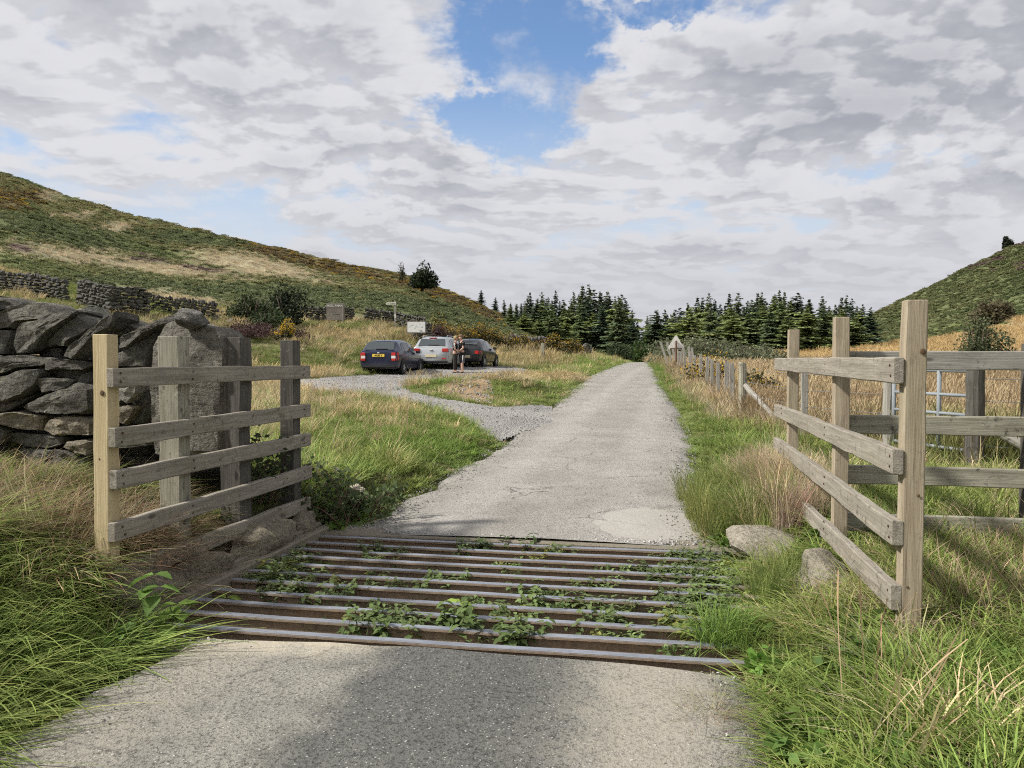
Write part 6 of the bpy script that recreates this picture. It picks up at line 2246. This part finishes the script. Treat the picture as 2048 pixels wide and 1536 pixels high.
# ------------------------------------------------------------------ weeds in the cattle grid, brambles, thistle, dock
def leafy_plant(n_stems, h, leaf, seed, serr=True, pairs=5, spread=.10, wide=.62):
    """upright stems with opposite pairs of pointed leaves (nettle-like)"""
    g = np.random.default_rng(seed)
    V, F, Cc = [], [], []
    for s in range(n_stems):
        a = g.uniform(0, 6.28); r = spread * math.sqrt(g.uniform())
        b = np.array([r * math.cos(a), r * math.sin(a), 0]); ln = np.array([math.cos(a), math.sin(a), 0]) * g.uniform(.1, .5)
        hh = h * g.uniform(.55, 1.1)
        for p_ in range(pairs):
            t = (p_ + 1) / pairs
            base = b + ln * hh * t + np.array([0, 0, hh * t])
            an = g.uniform(0, .5) + (p_ % 2) * 1.57
            for sg in (0, math.pi):
                aa = an + sg + g.normal(0, .25)
                d = np.array([math.cos(aa), math.sin(aa), g.uniform(-.35, .3)]); d /= np.linalg.norm(d)
                sd = np.cross(d, [0, 0, 1]); sd /= np.linalg.norm(sd); up = np.cross(sd, d)
                L = leaf * g.uniform(.7, 1.2) * (1.0 - .35 * t * (pairs > 3)); w_ = L * wide * .5
                i0 = len(V)
                prof = [(0, 0), (.18, .75), (.45, 1.0), (.75, .6), (1.0, 0)]
                sh = g.uniform(.7, 1.3)
                for u, ww in prof:
                    c0 = base + d * L * u - np.array([0, 0, .25 * L * u * u])
                    V += [c0 + sd * w_ * ww + up * w_ * ww * .35, c0, c0 - sd * w_ * ww + up * w_ * ww * .35]
                    Cc += [(sh, sh, sh), (sh * 1.15, sh * 1.12, sh * 1.1), (sh, sh, sh)]
                for j in range(4):
                    q = i0 + 3 * j
                    F += [(q, q + 1, q + 4, q + 3), (q + 1, q + 2, q + 5, q + 4)]
        i0 = len(V)   # stem
        for j in range(3):
            t = j / 2
            c0 = b + ln * hh * t + np.array([0, 0, hh * t - .02])
            V += [c0 + np.array([.003, 0, 0]), c0 - np.array([.003, 0, 0])]; Cc += [(.8, .7, .5)] * 2
        for j in range(2):
            q = i0 + 2 * j
            F.append((q, q + 1, q + 3, q + 2))
    return V, F, Cc


def plant_mesh(args, tint):
    V, F, Cc = leafy_plant(**args)
    me = mesh_np("leaves", V, np.array(F))
    return vcol(me, np.array(Cc) * np.asarray(tint)[None])


WK = []
for k in range(4):
    V, F, Cc = leafy_plant(9, .13, .055, 400 + k, True, 4, .10)
    WK.append(vcol(mesh_np("weed", V, np.array(F)), Cc))
for k in range(3):
    WK.append(clump_mesh(130, .14, .10, .10, .022, 410 + k, 8, 1.2, .4))
setm(WK, LEAF_T)
low = [(715, 1218), (690, 1222), (735, 1240), (760, 1240), (812, 1245), (790, 1248), (1027, 1228), (1000, 1226), (1050, 1230), (910, 1150), (890, 1152), (940, 1138), (1013, 1130), (990, 1128), (768, 1123), (740, 1122), (790, 1124), (861, 1104), (930, 1104),
       (744, 1155), (764, 1176), (651, 1192), (666, 1196), (705, 1138), (780, 1140), (612, 1270), (573, 1216), (530, 1143), (545, 1150), (560, 1138), (1208, 1138), (1257, 1140), (1240, 1138), (1242, 1160), (1225, 1162), (1213, 1177), (1190, 1178),
       (1208, 1196), (1242, 1201), (1213, 1221), (1190, 1222), (1240, 1224), (1237, 1248), (1210, 1246), (1193, 1275), (1232, 1277), (1345, 1311), (1100, 1196), (1060, 1210), (1080, 1212), (1120, 1220), (960, 1195), (860, 1175), (640, 1160), (520, 1165), (580, 1175),
       (1300, 1195), (1320, 1168), (1290, 1148), (1330, 1222), (1310, 1140)]
pos, rot, scl, idx, tint = [], [], [], [], []
pts = list(low)
for k in range(80):
    pts.append((R.uniform(1320, 1460), R.uniform(1095, 1250)))
for k in range(26):
    pts.append((R.uniform(505, 600), R.uniform(1110, 1180)))
for k in range(22):
    pts.append((R.gauss(960, 150), R.uniform(1095, 1290)))
for i, (px, py) in enumerate(pts):
    for rep in range(2 if i < len(low) else 1):
        r_ = ray(px + R.uniform(-10, 10), py + R.uniform(-3, 3)); t = (CAM_Z - (-.015)) / -r_[2]
        q = CAMP + r_ * t
        # into the slot between two rails
        kk = round((q[1] - 4.20) / .238 - .5)
        y = 4.20 + .238 * (min(max(kk, 0), 9) + .5) + R.uniform(-.05, .05)
        pos.append((q[0], y, -.09 + R.uniform(-.02, .03))); rot.append((R.gauss(0, .15), R.gauss(0, .15), R.uniform(0, 6.28)))
        s = R.uniform(.75, 1.25); scl.append((s, s, s * .85)); low_ = R.random() < .55 and i < len(low)
        idx.append(4 + R.randrange(3) if low_ else R.randrange(4))
        b_ = R.uniform(.75, 1.25); tint.append((.155 * b_, .21 * b_, .078 * b_) if R.random() < .85 else (.24 * b_, .25 * b_, .07 * b_))
scatter("weeds", WK, np.array(pos), np.array(rot), np.array(scl), np.array(idx), np.array(tint), "small leafy weeds growing up between the rails of the grid")


def weed_thing(name, px, py, args, tint, label, cat, z=-.12, scale=1.0):
    r_ = ray(px, py); t = (CAM_Z - z) / -r_[2]
    q = CAMP + r_ * t
    e = empty(name, q, R.uniform(0, 6), label, cat)
    me = plant_mesh(args, tint); me.materials.append(LEAF_V)
    obj("leaves", me, None, e, None, None, scale)
    bm = bmesh.new(); tube(bm, [(0, 0, -.12), (.005, 0, .05), (.01, .01, .12)], [.006, .005, .003], 5)
    obj("stem", bm_mesh(bm, "stem"), simple("stem_green", (.10, .13, .05), .8), e)
    return e


NT_ = (.125, .180, .060)
weed_thing("nettle", 734, 1296, dict(n_stems=9, h=.20, leaf=.085, seed=1, spread=.10), NT_, "nettle clump left of centre behind the front rail", "weed")
weed_thing("nettle", 885, 1296, dict(n_stems=13, h=.24, leaf=.095, seed=2, spread=.15), NT_, "biggest nettle clump in the middle behind the front rail", "weed")
weed_thing("nettle", 1042, 1308, dict(n_stems=9, h=.20, leaf=.085, seed=3, spread=.10), NT_, "nettle clump right of centre behind the front rail", "weed")
weed_thing("nettle", 1070, 1225, dict(n_stems=9, h=.17, leaf=.075, seed=4, spread=.14), NT_, "nettles halfway back, right of the bright dock leaves", "weed")
weed_thing("nettle", 1086, 1122, dict(n_stems=14, h=.18, leaf=.08, seed=5, spread=.18), (.105, .155, .055), "wide leafy clump against the far rail, right one", "weed")
weed_thing("nettle", 990, 1116, dict(n_stems=12, h=.18, leaf=.08, seed=6, spread=.15), (.085, .125, .045), "dark leafy clump against the far rail, left one", "weed")
DK_ = (.27, .37, .075)
weed_thing("dock", 912, 1250, dict(n_stems=2, h=.14, leaf=.17, seed=7, pairs=2, spread=.03, wide=.75), DK_, "bright yellow green dock leaves in the middle of the grid", "weed")
weed_thing("dock", 640, 1152, dict(n_stems=2, h=.09, leaf=.11, seed=8, pairs=2, spread=.03, wide=.8), DK_, "bright round leaves near the back left of the grid", "weed")
weed_thing("dock", 440, 1232, dict(n_stems=2, h=.09, leaf=.10, seed=9, pairs=2, spread=.03, wide=.8), DK_, "bright round leaves near the front left of the grid", "weed")
weed_thing("fern", 1105, 1165, dict(n_stems=7, h=.10, leaf=.05, seed=10, pairs=7, spread=.10, wide=.4), (.14, .24, .06), "fresh green ferny sprig in the back right of the grid", "weed")
weed_thing("dock", 345, 1255, dict(n_stems=3, h=.10, leaf=.155, seed=12, pairs=2, spread=.06, wide=.6), (.19, .29, .06), "large dock leaves in the grass at the left end of the front rail", "weed", .03)
weed_thing("dock", 285, 1215, dict(n_stems=2, h=.14, leaf=.14, seed=13, pairs=2, spread=.05, wide=.6), (.13, .22, .05), "large dock leaf standing in the long grass near the yellow post", "weed", .18)


def bramble(q, wid, dep, hgt, canes, leaf, seed, label, tint):
    e = empty("bramble", q, 0, label, "bramble")
    g = np.random.default_rng(seed)
    bm = bmesh.new()
    pts = []
    for c_ in range(canes):
        a = g.uniform(0, 6.28); l = g.uniform(.5, 1.0); h_ = hgt * g.uniform(.5, 1.15)
        b = np.array([g.uniform(-.3, .3) * wid, g.uniform(-.3, .3) * dep, 0])
        tip = b + np.array([math.cos(a) * wid * .5 * l, math.sin(a) * dep * .5 * l, h_ * g.uniform(.2, .8)])
        md_ = (b + tip) / 2 + np.array([0, 0, h_ * .6])
        cur = [(1 - t) ** 2 * b + 2 * t * (1 - t) * md_ + t * t * tip for t in np.linspace(0, 1, 7)]
        tube(bm, cur, [.006 * (1 - .1 * k) for k in range(7)], 4)
        for t in np.linspace(.15, 1, 9):
            p_ = (1 - t) ** 2 * b + 2 * t * (1 - t) * md_ + t * t * tip
            for j in range(4):
                pts.append(p_ + g.normal(0, .05, 3))
    obj("stem", bm_mesh(bm, "stem"), simple("bramble_stem", (.12, .06, .05), .8), e)
    pts = np.array(pts); pts[:, 2] = np.maximum(pts[:, 2], .02)
    V, F, sh = leaf_quads(pts, leaf, seed, 1.35, .4)
    me = vcol(mesh_np("leaves", V, F), np.asarray(tint)[None] * sh[:, None]); me.materials.append(LEAF_V)
    obj("leaves", me, None, e)
    return e


q = np.array([-3.12, 6.95, Hs(-3.12, 6.95)])
bramble(q, 1.0, .9, .62, 13, .042, 1, "dark bramble tangle behind the far end of the left wing fence", (.085, .115, .050))
q = np.array([-3.42, 6.4, Hs(-3.42, 6.4)])
bramble(q, .5, .9, .75, 12, .042, 2, "bramble climbing through the rails by the dark far post", (.075, .100, .045))
q = np.array([-2.95, 7.4, Hs(-2.95, 7.4)])
bramble(q, .8, .9, .42, 12, .045, 3, "low bramble spilling towards the lane beyond the grid", (.100, .135, .055))

# thistles gone to seed
M_FLUFF = simple("thistle_down", (.55, .50, .40), .9)
for i, (px, py, d, lb_) in enumerate(((705, 975, 7.9, "thistle with fluffy seed heads beside the brambles"), (674, 940, 8.2, "thin thistle with one pale seed head left of the fluffy one"))):
    tip = P(px, py, d)
    bx, by = tip[0] + .02, tip[1] + .05
    bz = Hs(bx, by)
    e = empty("thistle", (bx, by, bz), 0, lb_, "thistle")
    hh = tip[2] - bz
    bm = bmesh.new(); tube(bm, [(0, 0, -.02), (.02, 0, hh * .6), (-.02, -.05, hh)], [.006, .005, .003], 5)
    tube(bm, [(.02, 0, hh * .6), (.06, 0, hh * .8), (.08, 0, hh * .92)], [.004, .003, .002], 5)
    obj("stem", bm_mesh(bm, "stem"), simple("thistle_stem", (.16, .17, .08), .8), e)
    for (hx, hz_) in (((-.02, hh), (.04, hh * .99), (.08, hh * .93), (.03, hh * 1.04)) if i == 0 else ((-.02, hh),)):
        bm = bmesh.new(); bmesh.ops.create_icosphere(bm, subdivisions=3, radius=.024)
        for v in bm.verts:
            v.co *= R.uniform(.65, 1.3)
        obj("seed_head", bm_mesh(bm, "seed_head"), M_FLUFF, e, (hx, -.05, hz_))
    pts = np.stack([rng.normal(0, .05, 40), rng.normal(0, .05, 40), rng.uniform(.05, hh * .8, 40)], 1)
    V, F, sh = leaf_quads(pts, .07, 5 + i, 2.4, .4)
    me = vcol(mesh_np("leaves", V, F), np.array([(.10, .13, .06)]) * sh[:, None]); me.materials.append(LEAF_V)
    obj("leaves", me, None, e)

# ------------------------------------------------------------------ loose stones on the lane, in the car park and on the bare mound
LS = [rubble_mesh(950 + k, 1, 1, .75, 12) for k in range(5)]
m, nt = new_mat("loose_stone")
ta = nt.n('ShaderNodeAttribute', attribute_name="tint", attribute_type='INSTANCER').outputs[0]
finish(nt, bsdf(nt, ta, .9, 0, .2))
setm(LS, m)
px_, sz_, tn_ = [], [], []
def loose(X, Y, Z, size, tone):
    px_.append(np.stack([X, Y, Z], 1)); sz_.append(size); tn_.append(tone)
n = 2600                                   # along both edges of the lane
Y = 6.9 + 30 * rng.uniform(size=n) ** 1.8; side_ = rng.uniform(size=n) < .5
off_ = np.abs(rng.normal(0, .22, n)) - .04
X = np.where(side_, road_l(Y) + off_, road_r(Y) - off_)
loose(X, Y, zr(Y) + .015, rng.uniform(.008, .026, n), rng.uniform(.14, .40, n))
n = 700                                    # near lane
Y = rng.uniform(2.2, 4.0, n); X = rng.uniform(-2.65, .33, n)
loose(X, Y, zr(Y) + .02, rng.uniform(.004, .012, n), rng.uniform(.15, .55, n))
n = 420                                    # rubbly joint behind the last rail
X = rng.uniform(-2.5, .2, n); Y = 6.76 + np.abs(rng.normal(0, .07, n))
loose(X, Y, zr(Y) + .022, rng.uniform(.010, .040, n) * rng.uniform(.5, 1, n), rng.uniform(.18, .55, n))
n = 200
X = rng.uniform(-2.6, .3, n); Y = 4.03 - np.abs(rng.normal(0, .05, n))
loose(X, Y, zr(Y) + .012, rng.uniform(.006, .020, n), rng.uniform(.2, .5, n))
gx0 = np.array(GRAVEL); lo_, hi_ = gx0.min(0), gx0.max(0)
n = 20000
X = rng.uniform(lo_[0], hi_[0], n); Y = rng.uniform(lo_[1], hi_[1], n)
ok = in_poly(X, Y, GRAVEL); X, Y = X[ok], Y[ok]
loose(X, Y, H(X, Y) + .014, .012 + .040 * rng.uniform(size=len(X)) ** 2, rng.uniform(.17, .40, len(X)))
gx0 = np.array(DIRT); lo_, hi_ = gx0.min(0), gx0.max(0)
n = 900
X = rng.uniform(lo_[0] - .3, hi_[0] + .3, n); Y = rng.uniform(lo_[1] - .3, hi_[1] + .3, n)
ok = in_poly(X, Y, DIRT); X, Y = X[ok], Y[ok]
loose(X, Y, H(X, Y) + .01, rng.uniform(.02, .09, len(X)), rng.uniform(.2, .42, len(X)))
pos = np.concatenate(px_); sz = np.concatenate(sz_); tn = np.concatenate(tn_)[:, None] * np.array([[1.0, .96, .90]])
n = len(pos)
scatter("loose_stones", LS, pos, rng.uniform(0, 6.28, (n, 3)), np.stack([sz, sz, sz], 1), rng.integers(0, 5, n), tn, "loose stones and grit scattered on the lane and car park")
